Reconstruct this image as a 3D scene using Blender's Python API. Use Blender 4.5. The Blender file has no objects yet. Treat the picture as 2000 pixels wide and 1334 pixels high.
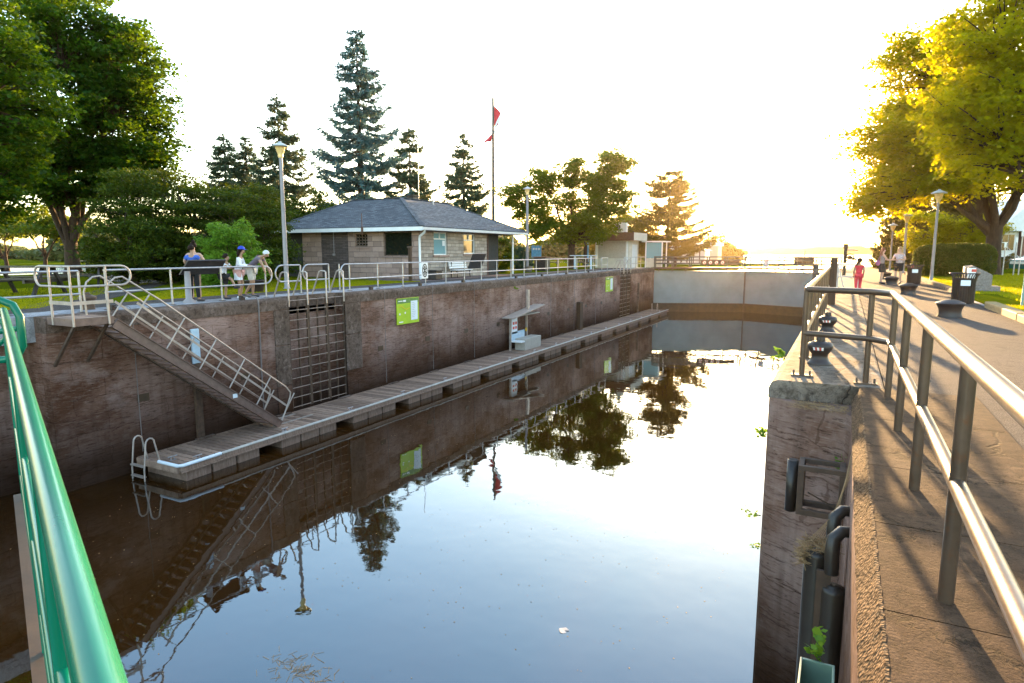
import bpy, bmesh, math, random
import numpy as np
from mathutils import Vector, Matrix, Euler
R = math.radians
scene = bpy.context.scene
col = scene.collection

# ---------------------------------------------------------------- camera
F_PX = 1240.0
PITCH = math.atan(175 / F_PX)
YAW = math.atan(655 / math.hypot(F_PX, 175))
cd = bpy.data.cameras.new('camera')
cam = bpy.data.objects.new('camera', cd); col.objects.link(cam)
cd.sensor_width = 36; cd.lens = 36 * F_PX / 2000
cd.clip_start = 0.05; cd.clip_end = 12000
cam.location = (0, 0, 1.5)
cam.rotation_euler = (R(90) - PITCH, 0, YAW)
scene.camera = cam

# ---------------------------------------------------------------- sky, sun, exposure
SUN_EL = R(6.8); SUN_AZ = R(-9.0)          # azimuth from +Y towards +X
w = bpy.data.worlds.new('World'); scene.world = w; w.use_nodes = True
wn = w.node_tree; wn.nodes.clear()
sky = wn.nodes.new('ShaderNodeTexSky'); sky.sky_type = 'NISHITA'
sky.sun_disc = False; sky.sun_elevation = SUN_EL; sky.sun_rotation = SUN_AZ
sky.air_density = 1.0; sky.dust_density = 0.9; sky.ozone_density = 1.2
bg = wn.nodes.new('ShaderNodeBackground'); bg.inputs['Strength'].default_value = 0.15
wo = wn.nodes.new('ShaderNodeOutputWorld')
wn.links.new(sky.outputs[0], bg.inputs[0]); wn.links.new(bg.outputs[0], wo.inputs[0])
ld = bpy.data.lights.new('sun', 'SUN'); ld.energy = 2.9; ld.angle = R(0.6); ld.color = (1.0, 0.62, 0.27)
sun = bpy.data.objects.new('sun', ld); col.objects.link(sun)
sdir = Vector((math.sin(SUN_AZ) * math.cos(SUN_EL), math.cos(SUN_AZ) * math.cos(SUN_EL), math.sin(SUN_EL)))
sun.rotation_euler = sdir.to_track_quat('Z', 'Y').to_euler(); sun.location = (0, 0, 60)
vs = scene.view_settings
vs.view_transform = 'Standard'; vs.look = 'None'; vs.gamma = 1; vs.use_curve_mapping = False
vs.exposure = 3.2
scene.cycles.use_denoising = True
scene.cycles.max_bounces = 8
scene.cycles.transparent_max_bounces = 16
scene.cycles.volume_bounces = 0
scene.cycles.sample_clamp_indirect = 6

# ---------------------------------------------------------------- helpers
W = {}
def V(*a): return Vector(a)
class MB:
    def __init__(s): s.v = []; s.f = []; s.m = []; s.s = []
    def add(s, vs, fs, mi=0, sm=False):
        o = len(s.v); s.v += [tuple(v) for v in vs]
        for f in fs: s.f.append([i + o for i in f]); s.m.append(mi); s.s.append(sm)
        return s
    def box(s, x0, x1, y0, y1, z0, z1, mi=0):
        return s.add([(x0,y0,z0),(x1,y0,z0),(x1,y1,z0),(x0,y1,z0),(x0,y0,z1),(x1,y0,z1),(x1,y1,z1),(x0,y1,z1)],
              [(3,2,1,0),(4,5,6,7),(0,1,5,4),(1,2,6,5),(2,3,7,6),(3,0,4,7)], mi)
    def beam(s, a, b, w, h, mi=0, side=None):
        a = Vector(a); b = Vector(b); d = (b - a).normalized()
        if side is None:
            side = d.cross(Vector((0,0,1)))
            if side.length < 1e-3: side = Vector((1,0,0))
        side = Vector(side).normalized(); u = side.cross(d).normalized()
        q = [a + side*sx*w/2 + u*sz*h/2 for sz in (-1,1) for sx in (-1,1)] + [b + side*sx*w/2 + u*sz*h/2 for sz in (-1,1) for sx in (-1,1)]
        return s.add(q, [(0,2,3,1),(4,5,7,6),(0,1,5,4),(1,3,7,5),(3,2,6,7),(2,0,4,6)], mi)
    def tube(s, pts, r, n=8, mi=0, closed=False, sx=1.0):
        pts = [Vector(p) for p in pts]; N = len(pts)
        if not hasattr(r, '__len__'): r = [r]*N
        rings = []; prev = None
        for i, p in enumerate(pts):
            if closed: t = pts[(i+1)%N] - pts[i-1]
            else: t = pts[min(i+1,N-1)] - pts[max(i-1,0)]
            t = t.normalized() if t.length > 1e-9 else Vector((0,0,1))
            if prev is None:
                prev = t.orthogonal() if abs(t.z) < 0.99 else Vector((1,0,0))
            prev = (prev - t*prev.dot(t)).normalized()
            b = t.cross(prev)
            rings.append([p + (prev*math.cos(2*math.pi*k/n) + b*math.sin(2*math.pi*k/n))*r[i] for k in range(n)])
        vs = [v for rg in rings for v in rg]; fs = []
        for i in range(N if closed else N-1):
            j = (i+1) % N
            for k in range(n): fs.append((i*n+k, i*n+(k+1)%n, j*n+(k+1)%n, j*n+k))
        s.add(vs, fs, mi, True)
        if not closed:
            s.add(rings[0], [tuple(range(n))[::-1]], mi); s.add(rings[-1], [tuple(range(n))], mi)
        return s
    def lathe(s, prof, c, n=20, mi=0, sm=True):
        vs = [(c[0]+r*math.cos(2*math.pi*k/n), c[1]+r*math.sin(2*math.pi*k/n), c[2]+z) for r, z in prof for k in range(n)]
        fs = [(i*n+k, i*n+(k+1)%n, (i+1)*n+(k+1)%n, (i+1)*n+k) for i in range(len(prof)-1) for k in range(n)]
        s.add(vs, fs, mi, sm)
        if prof[0][0] > 1e-4: s.add([vs[k] for k in range(n)], [tuple(range(n))[::-1]], mi)
        if prof[-1][0] > 1e-4: s.add([vs[(len(prof)-1)*n+k] for k in range(n)], [tuple(range(n))], mi)
        return s
    def prism(s, poly, z0, z1, mi=0):
        n = len(poly); vs = [(x,y,z0) for x,y in poly] + [(x,y,z1) for x,y in poly]
        return s.add(vs, [tuple(range(n))[::-1], tuple(range(n, 2*n))] + [(i,(i+1)%n,n+(i+1)%n,n+i) for i in range(n)], mi)
    def profile(s, pts, y0, y1, mi=0, sm=False):
        """closed xz outline swept along y"""
        n = len(pts); vs = [(x,y0,z) for x,z in pts] + [(x,y1,z) for x,z in pts]
        s.add(vs, [(i,(i+1)%n,n+(i+1)%n,n+i) for i in range(n)], mi, sm)
        return s.add(vs, [tuple(range(n))[::-1], tuple(range(n,2*n))], mi)
    def ball(s, c, r, nu=10, nv=8, mi=0, sq=(1,1,1)):
        vs = []; fs = []
        for j in range(nv+1):
            a = math.pi*j/nv
            for k in range(nu):
                b = 2*math.pi*k/nu
                vs.append((c[0]+r*sq[0]*math.sin(a)*math.cos(b), c[1]+r*sq[1]*math.sin(a)*math.sin(b), c[2]-r*sq[2]*math.cos(a)))
        for j in range(nv):
            for k in range(nu): fs.append((j*nu+k, j*nu+(k+1)%nu, (j+1)*nu+(k+1)%nu, (j+1)*nu+k))
        return s.add(vs, fs, mi, True)
    def build(s, name, mats, parent=None, bevel=0, origin=None):
        if not isinstance(mats, (list, tuple)): mats = [mats]
        me = bpy.data.meshes.new(name)
        if parent is not None: o = W[parent.name]
        elif origin is not None: o = Vector(origin)
        else:
            a = np.array(s.v); o = Vector(((a[:,0].min()+a[:,0].max())/2, (a[:,1].min()+a[:,1].max())/2, a[:,2].min()))
        me.from_pydata([(v[0]-o.x, v[1]-o.y, v[2]-o.z) for v in s.v], [], s.f)
        for m in mats: me.materials.append(m)
        me.polygons.foreach_set('material_index', s.m); me.polygons.foreach_set('use_smooth', s.s)
        me.update()
        ob = bpy.data.objects.new(name, me); col.objects.link(ob)
        if parent is not None: ob.parent = parent
        else: ob.location = o
        W[ob.name] = o.copy()
        if bevel:
            b = ob.modifiers.new('bevel', 'BEVEL'); b.width = bevel; b.segments = 2; b.limit_method = 'ANGLE'; b.angle_limit = R(40)
        return ob

def tag(o, label=None, cat=None, group=None, kind=None):
    if label: o['label'] = label
    if cat: o['category'] = cat
    if group: o['group'] = group
    if kind: o['kind'] = kind
    return o
def thing(name, label, cat, loc, group=None):
    o = bpy.data.objects.new(name, None); col.objects.link(o); o.empty_display_size = 0.3
    o.location = loc; W[o.name] = Vector(loc)
    return tag(o, label, cat, group)
def dup(root, loc, rotz=0, label=None, sc=None):
    def rec(o, par):
        c = o.copy(); col.objects.link(c)
        if par is not None: c.parent = par
        for ch in o.children: rec(ch, c)
        return c
    c = rec(root, None); c.location = loc; c.rotation_euler = (0, 0, rotz)
    if sc: c.scale = (sc, sc, sc)
    if label: c['label'] = label
    return c
def arc(c, r, a0, a1, n, ax1, ax2):
    ax1 = Vector(ax1); ax2 = Vector(ax2)
    return [Vector(c) + ax1*r*math.cos(a0+(a1-a0)*i/n) + ax2*r*math.sin(a0+(a1-a0)*i/n) for i in range(n+1)]

# raw leaf / blade meshes from numpy
def soup(name, quads, mat, parent=None, origin=(0,0,0), smooth=False):
    """quads: (N,4,3) world coordinates"""
    quads = np.asarray(quads, dtype=np.float64)
    o = W[parent.name] if parent is not None else Vector(origin)
    n = len(quads); me = bpy.data.meshes.new(name)
    co = (quads.reshape(-1, 3) - np.array(o)).astype(np.float32)
    me.vertices.add(n*4); me.vertices.foreach_set('co', co.ravel())
    me.loops.add(n*4); me.loops.foreach_set('vertex_index', np.arange(n*4, dtype=np.int32))
    me.polygons.add(n); me.polygons.foreach_set('loop_start', np.arange(0, n*4, 4, dtype=np.int32))
    me.polygons.foreach_set('loop_total', np.full(n, 4, dtype=np.int32))
    me.materials.append(mat); me.update(calc_edges=True)
    ob = bpy.data.objects.new(name, me); col.objects.link(ob)
    if parent is not None: ob.parent = parent
    else: ob.location = o
    W[ob.name] = Vector(o)
    return ob
def leaf_quads(rng, c, size, up=0.5, aspect=0.55, droop=0.0):
    """diamond leaves at centres c (N,3)"""
    n = len(c)
    nor = rng.normal(size=(n,3)); nor /= np.linalg.norm(nor, axis=1)[:,None]
    nor[:,2] = np.abs(nor[:,2]) + up; nor /= np.linalg.norm(nor, axis=1)[:,None]
    t = rng.normal(size=(n,3)); t[:,2] -= droop; t -= nor*(t*nor).sum(1)[:,None]; t /= np.linalg.norm(t, axis=1)[:,None]
    b = np.cross(nor, t)
    L = size*(0.65+0.7*rng.random(n))[:,None]
    return np.stack([c - t*L*0.5, c + b*L*aspect*0.5 - t*L*0.05, c + t*L*0.5, c - b*L*aspect*0.5 - t*L*0.05], axis=1)

# ---------------------------------------------------------------- materials
def mat(name):
    m = bpy.data.materials.new(name); m.use_nodes = True
    nt = m.node_tree; nt.nodes.clear()
    out = nt.nodes.new('ShaderNodeOutputMaterial')
    return m, nt, out
def N(nt, t, **kw):
    n = nt.nodes.new(t)
    for k, v in kw.items():
        if k in n.inputs: n.inputs[k].default_value = v
        else: setattr(n, k, v)
    return n
def ramp(nt, fac, stops, mode='LINEAR'):
    r = nt.nodes.new('ShaderNodeValToRGB'); r.color_ramp.interpolation = mode
    e = r.color_ramp.elements
    while len(e) < len(stops): e.new(0.5)
    for i, (p, c) in enumerate(stops): e[i].position = p; e[i].color = (c[0], c[1], c[2], 1) if len(c) == 3 else c
    nt.links.new(fac, r.inputs[0]); return r.outputs[0]
def coords(nt, mode='Object', scale=(1,1,1)):
    if mode == 'World':
        g = nt.nodes.new('ShaderNodeNewGeometry'); src = g.outputs['Position']
    else:
        g = nt.nodes.new('ShaderNodeTexCoord'); src = g.outputs['Object']
    mp = nt.nodes.new('ShaderNodeMapping'); mp.inputs['Scale'].default_value = scale
    nt.links.new(src, mp.inputs[0]); return mp.outputs[0]
def noise(nt, vec, scale, detail=5, rough=0.55, dist=0):
    n = nt.nodes.new('ShaderNodeTexNoise'); n.inputs['Scale'].default_value = scale
    n.inputs['Detail'].default_value = detail; n.inputs['Roughness'].default_value = rough
    n.inputs['Distortion'].default_value = dist
    nt.links.new(vec, n.inputs['Vector']); return n.outputs['Fac']
def mixc(nt, fac, a, b, blend='MIX'):
    m = nt.nodes.new('ShaderNodeMix'); m.data_type = 'RGBA'; m.blend_type = blend
    for i, x in ((0, fac), (6, a), (7, b)):
        if isinstance(x, (int, float)): m.inputs[i].default_value = x
        elif isinstance(x, tuple): m.inputs[i].default_value = (*x, 1)
        else: nt.links.new(x, m.inputs[i])
    return m.outputs[2]
def bump(nt, h, strength=0.3, dist=0.02, prev=None):
    b = nt.nodes.new('ShaderNodeBump'); b.inputs['Strength'].default_value = strength; b.inputs['Distance'].default_value = dist
    nt.links.new(h, b.inputs['Height'])
    if prev is not None: nt.links.new(prev, b.inputs['Normal'])
    return b.outputs[0]
def pbr(nt, out, color, rough=0.6, metal=0.0, normal=None, spec=None, coat=0):
    p = nt.nodes.new('ShaderNodeBsdfPrincipled')
    if isinstance(color, tuple): p.inputs['Base Color'].default_value = (*color, 1)
    else: nt.links.new(color, p.inputs['Base Color'])
    if isinstance(rough, (int, float)): p.inputs['Roughness'].default_value = rough
    else: nt.links.new(rough, p.inputs['Roughness'])
    p.inputs['Metallic'].default_value = metal
    if spec is not None: p.inputs['Specular IOR Level'].default_value = spec
    if coat: p.inputs['Coat Weight'].default_value = coat; p.inputs['Coat Roughness'].default_value = 0.12
    if normal is not None: nt.links.new(normal, p.inputs['Normal'])
    nt.links.new(p.outputs[0], out.inputs[0]); return p

def simple(name, c, rough=0.6, metal=0, var=0.25, scale=6, bs=0.12, spec=None, coat=0, mode='Object'):
    m, nt, out = mat(name); co = coords(nt, mode)
    n = noise(nt, co, scale, 6, 0.6)
    lo = tuple(x*(1-var) for x in c); hi = tuple(min(1, x*(1+var)) for x in c)
    cc = ramp(nt, n, [(0.3, lo), (0.7, hi)])
    n2 = noise(nt, co, scale*9, 3, 0.6)
    pbr(nt, out, cc, rough, metal, bump(nt, n2, bs, 0.004), spec, coat); return m

def m_lockwall():
    m, nt, out = mat('lock_wall_concrete'); co = coords(nt, 'World')
    big = noise(nt, coords(nt, 'World', (1,.35,.55)), 0.9, 6, 0.62)
    grain = noise(nt, coords(nt, 'World', (3.0,3.0,26)), 1.0, 8, 0.72, 0.8)
    streak = noise(nt, coords(nt, 'World', (4,3.2,.28)), 1.3, 5, 0.6)
    fine = noise(nt, co, 22, 5, 0.7)
    c = ramp(nt, big, [(0.33,(.095,.042,.024)),(0.47,(.205,.112,.080)),(0.62,(.36,.235,.195))])
    c = mixc(nt, ramp(nt, grain, [(0.36,(0.85,)*3),(0.47,(0,)*3)]), c, (.040,.018,.010))
    c = mixc(nt, ramp(nt, grain, [(0.56,(0,)*3),(0.68,(.5,)*3)]), c, (.40,.30,.25))
    c = mixc(nt, ramp(nt, streak, [(0.52,(0,)*3),(0.75,(.55,)*3)]), c, (.085,.045,.030))
    # efflorescence patches
    eff = noise(nt, coords(nt, 'World', (1,.8,1.4)), 1.1, 8, 0.72)
    c = mixc(nt, ramp(nt, eff, [(0.50,(0,)*3),(0.72,(.62,)*3)]), c, (.36,.26,.23))
    sp = noise(nt, coords(nt, 'World', (3,3,9)), 2.2, 7, 0.8)
    c = mixc(nt, ramp(nt, sp, [(0.56,(0,)*3),(0.70,(.42,)*3)]), c, (.38,.28,.24))
    c = mixc(nt, ramp(nt, sp, [(0.34,(.75,)*3),(0.42,(0,)*3)]), c, (.03,.014,.008))
    # wet band above the water line
    sep = nt.nodes.new('ShaderNodeSeparateXYZ'); nt.links.new(co, sep.inputs[0])
    ad = N(nt, 'ShaderNodeMath', operation='MULTIPLY_ADD'); nt.links.new(big, ad.inputs[0]); ad.inputs[1].default_value = -0.9; nt.links.new(sep.outputs[2], ad.inputs[2])
    mr = nt.nodes.new('ShaderNodeMapRange'); mr.inputs['From Min'].default_value = -4.2; mr.inputs['From Max'].default_value = -2.3
    mr.inputs['To Min'].default_value = 1.0; mr.inputs['To Max'].default_value = 0.0
    nt.links.new(ad.outputs[0], mr.inputs[0])
    mz = N(nt, 'ShaderNodeMath', operation='MULTIPLY'); nt.links.new(mr.outputs[0], mz.inputs[0]); mz.inputs[1].default_value = 0.9
    c = mixc(nt, mz.outputs[0], c, (.020,.0075,.002))
    uvw, _ = uv_axis(nt, 1, 1); dv_ = N(nt, 'ShaderNodeVectorMath', operation='ADD'); cx = nt.nodes.new('ShaderNodeCombineXYZ')
    nz = N(nt, 'ShaderNodeMath', operation='MULTIPLY'); nt.links.new(noise(nt, co, 1.3, 4, .6), nz.inputs[0]); nz.inputs[1].default_value = .35
    nt.links.new(nz.outputs[0], cx.inputs[0]); nt.links.new(nz.outputs[0], cx.inputs[1]); nt.links.new(uvw, dv_.inputs[0]); nt.links.new(cx.outputs[0], dv_.inputs[1])
    jb = nt.nodes.new('ShaderNodeTexBrick'); nt.links.new(dv_.outputs[0], jb.inputs['Vector']); jb.inputs['Scale'].default_value = 1; jb.inputs['Brick Width'].default_value = 1.55; jb.inputs['Row Height'].default_value = .46
    jb.inputs['Mortar Size'].default_value = .012; jb.inputs['Mortar Smooth'].default_value = .6
    jb.inputs['Color1'].default_value = (1,1,1,1); jb.inputs['Color2'].default_value = (.80,.78,.78,1); jb.inputs['Mortar'].default_value = (.50,.45,.42,1)
    c = mixc(nt, .8, c, jb.outputs['Color'], 'MULTIPLY')
    nrm = bump(nt, grain, 0.8, 0.03); nrm = bump(nt, fine, 0.45, 0.012, nrm); nrm = bump(nt, big, 0.5, 0.05, nrm)
    pbr(nt, out, c, 0.85, 0, nrm, 0.06); return m
def m_concrete(name, a, b, c3, scale=1.0, cracks=True, mode='World'):
    m, nt, out = mat(name); co = coords(nt, mode)
    big = noise(nt, co, 0.7*scale, 6, 0.65); fine = noise(nt, co, 45*scale, 4, 0.7); mid = noise(nt, co, 6*scale, 6, 0.7, .4)
    c = ramp(nt, big, [(0.3,a),(0.5,b),(0.7,c3)])
    c = mixc(nt, ramp(nt, mid, [(0.36,(.8,)*3),(0.54,(0,)*3)]), c, tuple(x*0.5 for x in a))
    c = mixc(nt, ramp(nt, noise(nt, co, 2.6*scale, 7, .7, .8), [(0.54,(0,)*3),(0.68,(.55,)*3)]), c, tuple(min(1,x*1.5) for x in c3))
    c = mixc(nt, ramp(nt, fine, [(0.35,(.5,)*3),(0.5,(0,)*3)]), c, tuple(x*0.5 for x in a))
    pit = ramp(nt, noise(nt, co, 16*scale, 5, .75), [(0.33,(0,)*3),(0.42,(1,)*3)]); c = mixc(nt, ramp(nt, pit, [(0,(.6,)*3),(1,(0,)*3)]), c, tuple(x*.35 for x in a))
    nrm = bump(nt, fine, 0.7, 0.006); nrm = bump(nt, mid, 0.35, 0.012, nrm); nrm = bump(nt, pit, 0.6, 0.008, nrm)
    if cracks:
        v = nt.nodes.new('ShaderNodeTexVoronoi'); v.feature = 'DISTANCE_TO_EDGE'; v.inputs['Scale'].default_value = 0.55*scale
        dn = noise(nt, co, 2.5, 5, 0.6); vm = N(nt, 'ShaderNodeVectorMath', operation='ADD')
        nt.links.new(co, vm.inputs[0]); sc = N(nt, 'ShaderNodeVectorMath', operation='SCALE'); sc.inputs['Scale'].default_value = 0.5
        cmb = nt.nodes.new('ShaderNodeCombineXYZ'); nt.links.new(dn, cmb.inputs[0]); nt.links.new(mid, cmb.inputs[1]); nt.links.new(cmb.outputs[0], sc.inputs[0])
        nt.links.new(sc.outputs[0], vm.inputs[1]); nt.links.new(vm.outputs[0], v.inputs['Vector'])
        cr = ramp(nt, v.outputs[0], [(0.0,(1,)*3),(0.012,(0,)*3)])
        c = mixc(nt, cr, c, tuple(x*0.25 for x in a)); nrm = bump(nt, ramp(nt, v.outputs[0], [(0,(0,)*3),(0.02,(1,)*3)]), 0.5, 0.015, nrm)
    pbr(nt, out, c, 0.9, 0, nrm, 0.12); return m
def m_aggregate(name):
    m, nt, out = mat(name); co = coords(nt, 'World')
    v = nt.nodes.new('ShaderNodeTexVoronoi'); v.inputs['Scale'].default_value = 55; nt.links.new(co, v.inputs['Vector'])
    n = noise(nt, co, 9, 6, .7)
    c = ramp(nt, v.outputs['Distance'], [(0.1,(.26,.17,.10)),(0.45,(.12,.07,.04)),(0.8,(.03,.015,.008))])
    c = mixc(nt, ramp(nt, n, [(0.4,(.6,)*3),(0.6,(0,)*3)]), c, (.05,.028,.015))
    pbr(nt, out, c, 0.9, 0, bump(nt, n, .8, .02, bump(nt, v.outputs['Distance'], 1.0, .012)), .1); return m
def m_asphalt(name, base, mode='World'):
    m, nt, out = mat(name); co = coords(nt, mode)
    a = noise(nt, co, 0.5, 5, 0.6); b = noise(nt, co, 90, 3, 0.7); d = noise(nt, co, 5, 6, 0.7)
    c = ramp(nt, a, [(0.3,tuple(x*.75 for x in base)),(0.7,tuple(x*1.3 for x in base))])
    c = mixc(nt, ramp(nt, b, [(0.45,(0,)*3),(0.65,(.5,)*3)]), c, (.28,.25,.22))
    c = mixc(nt, ramp(nt, d, [(0.35,(.5,)*3),(0.5,(0,)*3)]), c, tuple(x*.5 for x in base))
    pbr(nt, out, c, 0.9, 0, bump(nt, d, 0.4, 0.012, bump(nt, b, 0.8, 0.01)), 0.12); return m
def m_grass(name, a, b):
    m, nt, out = mat(name); co = coords(nt, 'World')
    n1 = noise(nt, co, 0.35, 6, 0.65); n2 = noise(nt, co, 14, 5, 0.75); n3 = noise(nt, co, 3, 5, .6)
    c = ramp(nt, n1, [(0.3,a),(0.7,b)]); c = mixc(nt, ramp(nt, n2, [(0.35,(.7,)*3),(0.6,(0,)*3)]), c, tuple(x*.4 for x in a))
    c = mixc(nt, ramp(nt, n3, [(0.6,(0,)*3),(0.75,(.5,)*3)]), c, (.14,.12,.05))
    pbr(nt, out, c, 1.0, 0, bump(nt, n2, 1.0, 0.06), 0.0); return m
def m_leaf(name, cols, trans, tw=0.5, rough=0.5):
    m, nt, out = mat(name)
    g = nt.nodes.new('ShaderNodeNewGeometry'); r = g.outputs['Random Per Island']
    k = len(cols)-1
    c = ramp(nt, r, [(i/k, x) for i, x in enumerate(cols)])
    lw = noise(nt, coords(nt, 'World'), 0.7, 3, 0.5)
    c = mixc(nt, ramp(nt, lw, [(0.4,(0,)*3),(0.7,(.35,)*3)]), c, cols[-1])
    p = nt.nodes.new('ShaderNodeBsdfPrincipled'); nt.links.new(c, p.inputs['Base Color']); p.inputs['Roughness'].default_value = rough
    p.inputs['Specular IOR Level'].default_value = 0.12
    t = nt.nodes.new('ShaderNodeBsdfTranslucent'); t.inputs[0].default_value = (*trans, 1)
    tc = mixc(nt, 0.5, c, trans); nt.links.new(tc, t.inputs[0])
    mx = nt.nodes.new('ShaderNodeMixShader'); mx.inputs[0].default_value = tw
    nt.links.new(p.outputs[0], mx.inputs[1]); nt.links.new(t.outputs[0], mx.inputs[2]); nt.links.new(mx.outputs[0], out.inputs[0]); return m
def m_bark(name, a, b):
    m, nt, out = mat(name)
    n = noise(nt, coords(nt, 'World', (1,1,.22)), 9, 6, 0.7, 0.4); c = ramp(nt, n, [(0.3,a),(0.65,b)])
    pbr(nt, out, c, 0.85, 0, bump(nt, n, 0.9, 0.05), 0.25); return m
def m_metal(name, c, rough=0.38, metal=0.85, rust=0.0, mode='World'):
    m, nt, out = mat(name); co = coords(nt, mode)
    n = noise(nt, co, 5, 6, 0.65); n2 = noise(nt, co, 40, 4, 0.7)
    cc = ramp(nt, n, [(0.3,tuple(x*.7 for x in c)),(0.7,tuple(min(1,x*1.15) for x in c))])
    if rust: cc = mixc(nt, ramp(nt, noise(nt, co, 11, 6, .75), [(0.62-rust*.2,(0,)*3),(0.72-rust*.1,(.9,)*3)]), cc, (.13,.055,.025))
    rr = nt.nodes.new('ShaderNodeMapRange'); rr.inputs['To Min'].default_value = rough*.8; rr.inputs['To Max'].default_value = rough*1.4
    nt.links.new(n2, rr.inputs[0])
    pbr(nt, out, cc, rr.outputs[0], metal, bump(nt, n2, 0.18, 0.003)); return m
def uv_axis(nt, su, sv):
    co = coords(nt, 'World'); s = nt.nodes.new('ShaderNodeSeparateXYZ'); nt.links.new(co, s.inputs[0])
    a = N(nt, 'ShaderNodeMath', operation='ADD'); nt.links.new(s.outputs[0], a.inputs[0]); nt.links.new(s.outputs[1], a.inputs[1])
    c = nt.nodes.new('ShaderNodeCombineXYZ'); nt.links.new(a.outputs[0], c.inputs[0]); nt.links.new(s.outputs[2], c.inputs[1])
    mp = nt.nodes.new('ShaderNodeMapping'); mp.inputs['Scale'].default_value = (su, sv, 1); nt.links.new(c.outputs[0], mp.inputs[0])
    return mp.outputs[0], co
def m_brick(name, c1, c2, mortar, bw, bh, ms=0.012, bs=0.6, su=1, sv=1, rough=.85, bd=0.02, sq=1.0, off=.5):
    m, nt, out = mat(name); uv, co = uv_axis(nt, su, sv)
    b = nt.nodes.new('ShaderNodeTexBrick'); nt.links.new(uv, b.inputs['Vector'])
    b.inputs['Scale'].default_value = 1; b.inputs['Brick Width'].default_value = bw; b.inputs['Row Height'].default_value = bh
    b.inputs['Mortar Size'].default_value = ms; b.inputs['Mortar Smooth'].default_value = 0.2
    b.inputs['Color1'].default_value = (*c1,1); b.inputs['Color2'].default_value = (*c2,1); b.inputs['Mortar'].default_value = (*mortar,1)
    b.squash = sq; b.squash_frequency = 3; b.offset = off
    n = noise(nt, co, 2.5, 6, 0.7); c = mixc(nt, ramp(nt, n, [(0.3,(.55,)*3),(0.6,(0,)*3)]), b.outputs['Color'], tuple(x*.5 for x in c1))
    n2 = noise(nt, co, 12, 6, 0.75)
    inv = N(nt, 'ShaderNodeMath', operation='SUBTRACT'); inv.inputs[0].default_value = 1; nt.links.new(b.outputs['Fac'], inv.inputs[1])
    nrm = bump(nt, inv.outputs[0], bs, bd); nrm = bump(nt, n2, bs, bd, nrm)
    pbr(nt, out, c, rough, 0, nrm, 0.3); return m
def m_wood(name, a, b, stretch=(1,12,12), rough=.75, mode='World', island=True):
    m, nt, out = mat(name); co = coords(nt, mode, stretch)
    n = noise(nt, co, 2.2, 6, 0.65, .5)
    c = ramp(nt, n, [(0.3,a),(0.7,b)])
    if island:
        g = nt.nodes.new('ShaderNodeNewGeometry')
        c = mixc(nt, 1.0, c, ramp(nt, g.outputs['Random Per Island'], [(0,(.42,.40,.40)),(1,(1,1,1))]), 'MULTIPLY')
    pbr(nt, out, c, rough, 0, bump(nt, n, 0.4, 0.008), 0.35); return m
def m_glass(name, c=(.05,.07,.07), rough=0.04):
    m, nt, out = mat(name)
    n = noise(nt, coords(nt, 'World'), 0.8, 2, .5)
    p = pbr(nt, out, c, rough, 0, bump(nt, n, 0.06, 0.05), 0.9); return m
def m_water(name, c, ior=1.45, waves=((0.35,0.02,0.06),), rough=0.015):
    m, nt, out = mat(name)
    nrm = None
    for sc, st, d in waves:
        n = noise(nt, coords(nt, 'World', (1, 1, 1)), sc, 4, 0.55); nrm = bump(nt, n, st, d, nrm)
    murk = noise(nt, coords(nt, 'World'), 0.25, 5, .6)
    cc = ramp(nt, murk, [(0.3, tuple(x*.8 for x in c)), (0.7, tuple(x*1.25 for x in c))])
    p = pbr(nt, out, cc, rough, 0, nrm, 0.5); p.inputs['IOR'].default_value = ior; p.inputs['Specular Tint'].default_value = (.50,.80,1,1); return m  # specular tint puts the sky's blue into the reflection colour

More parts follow.
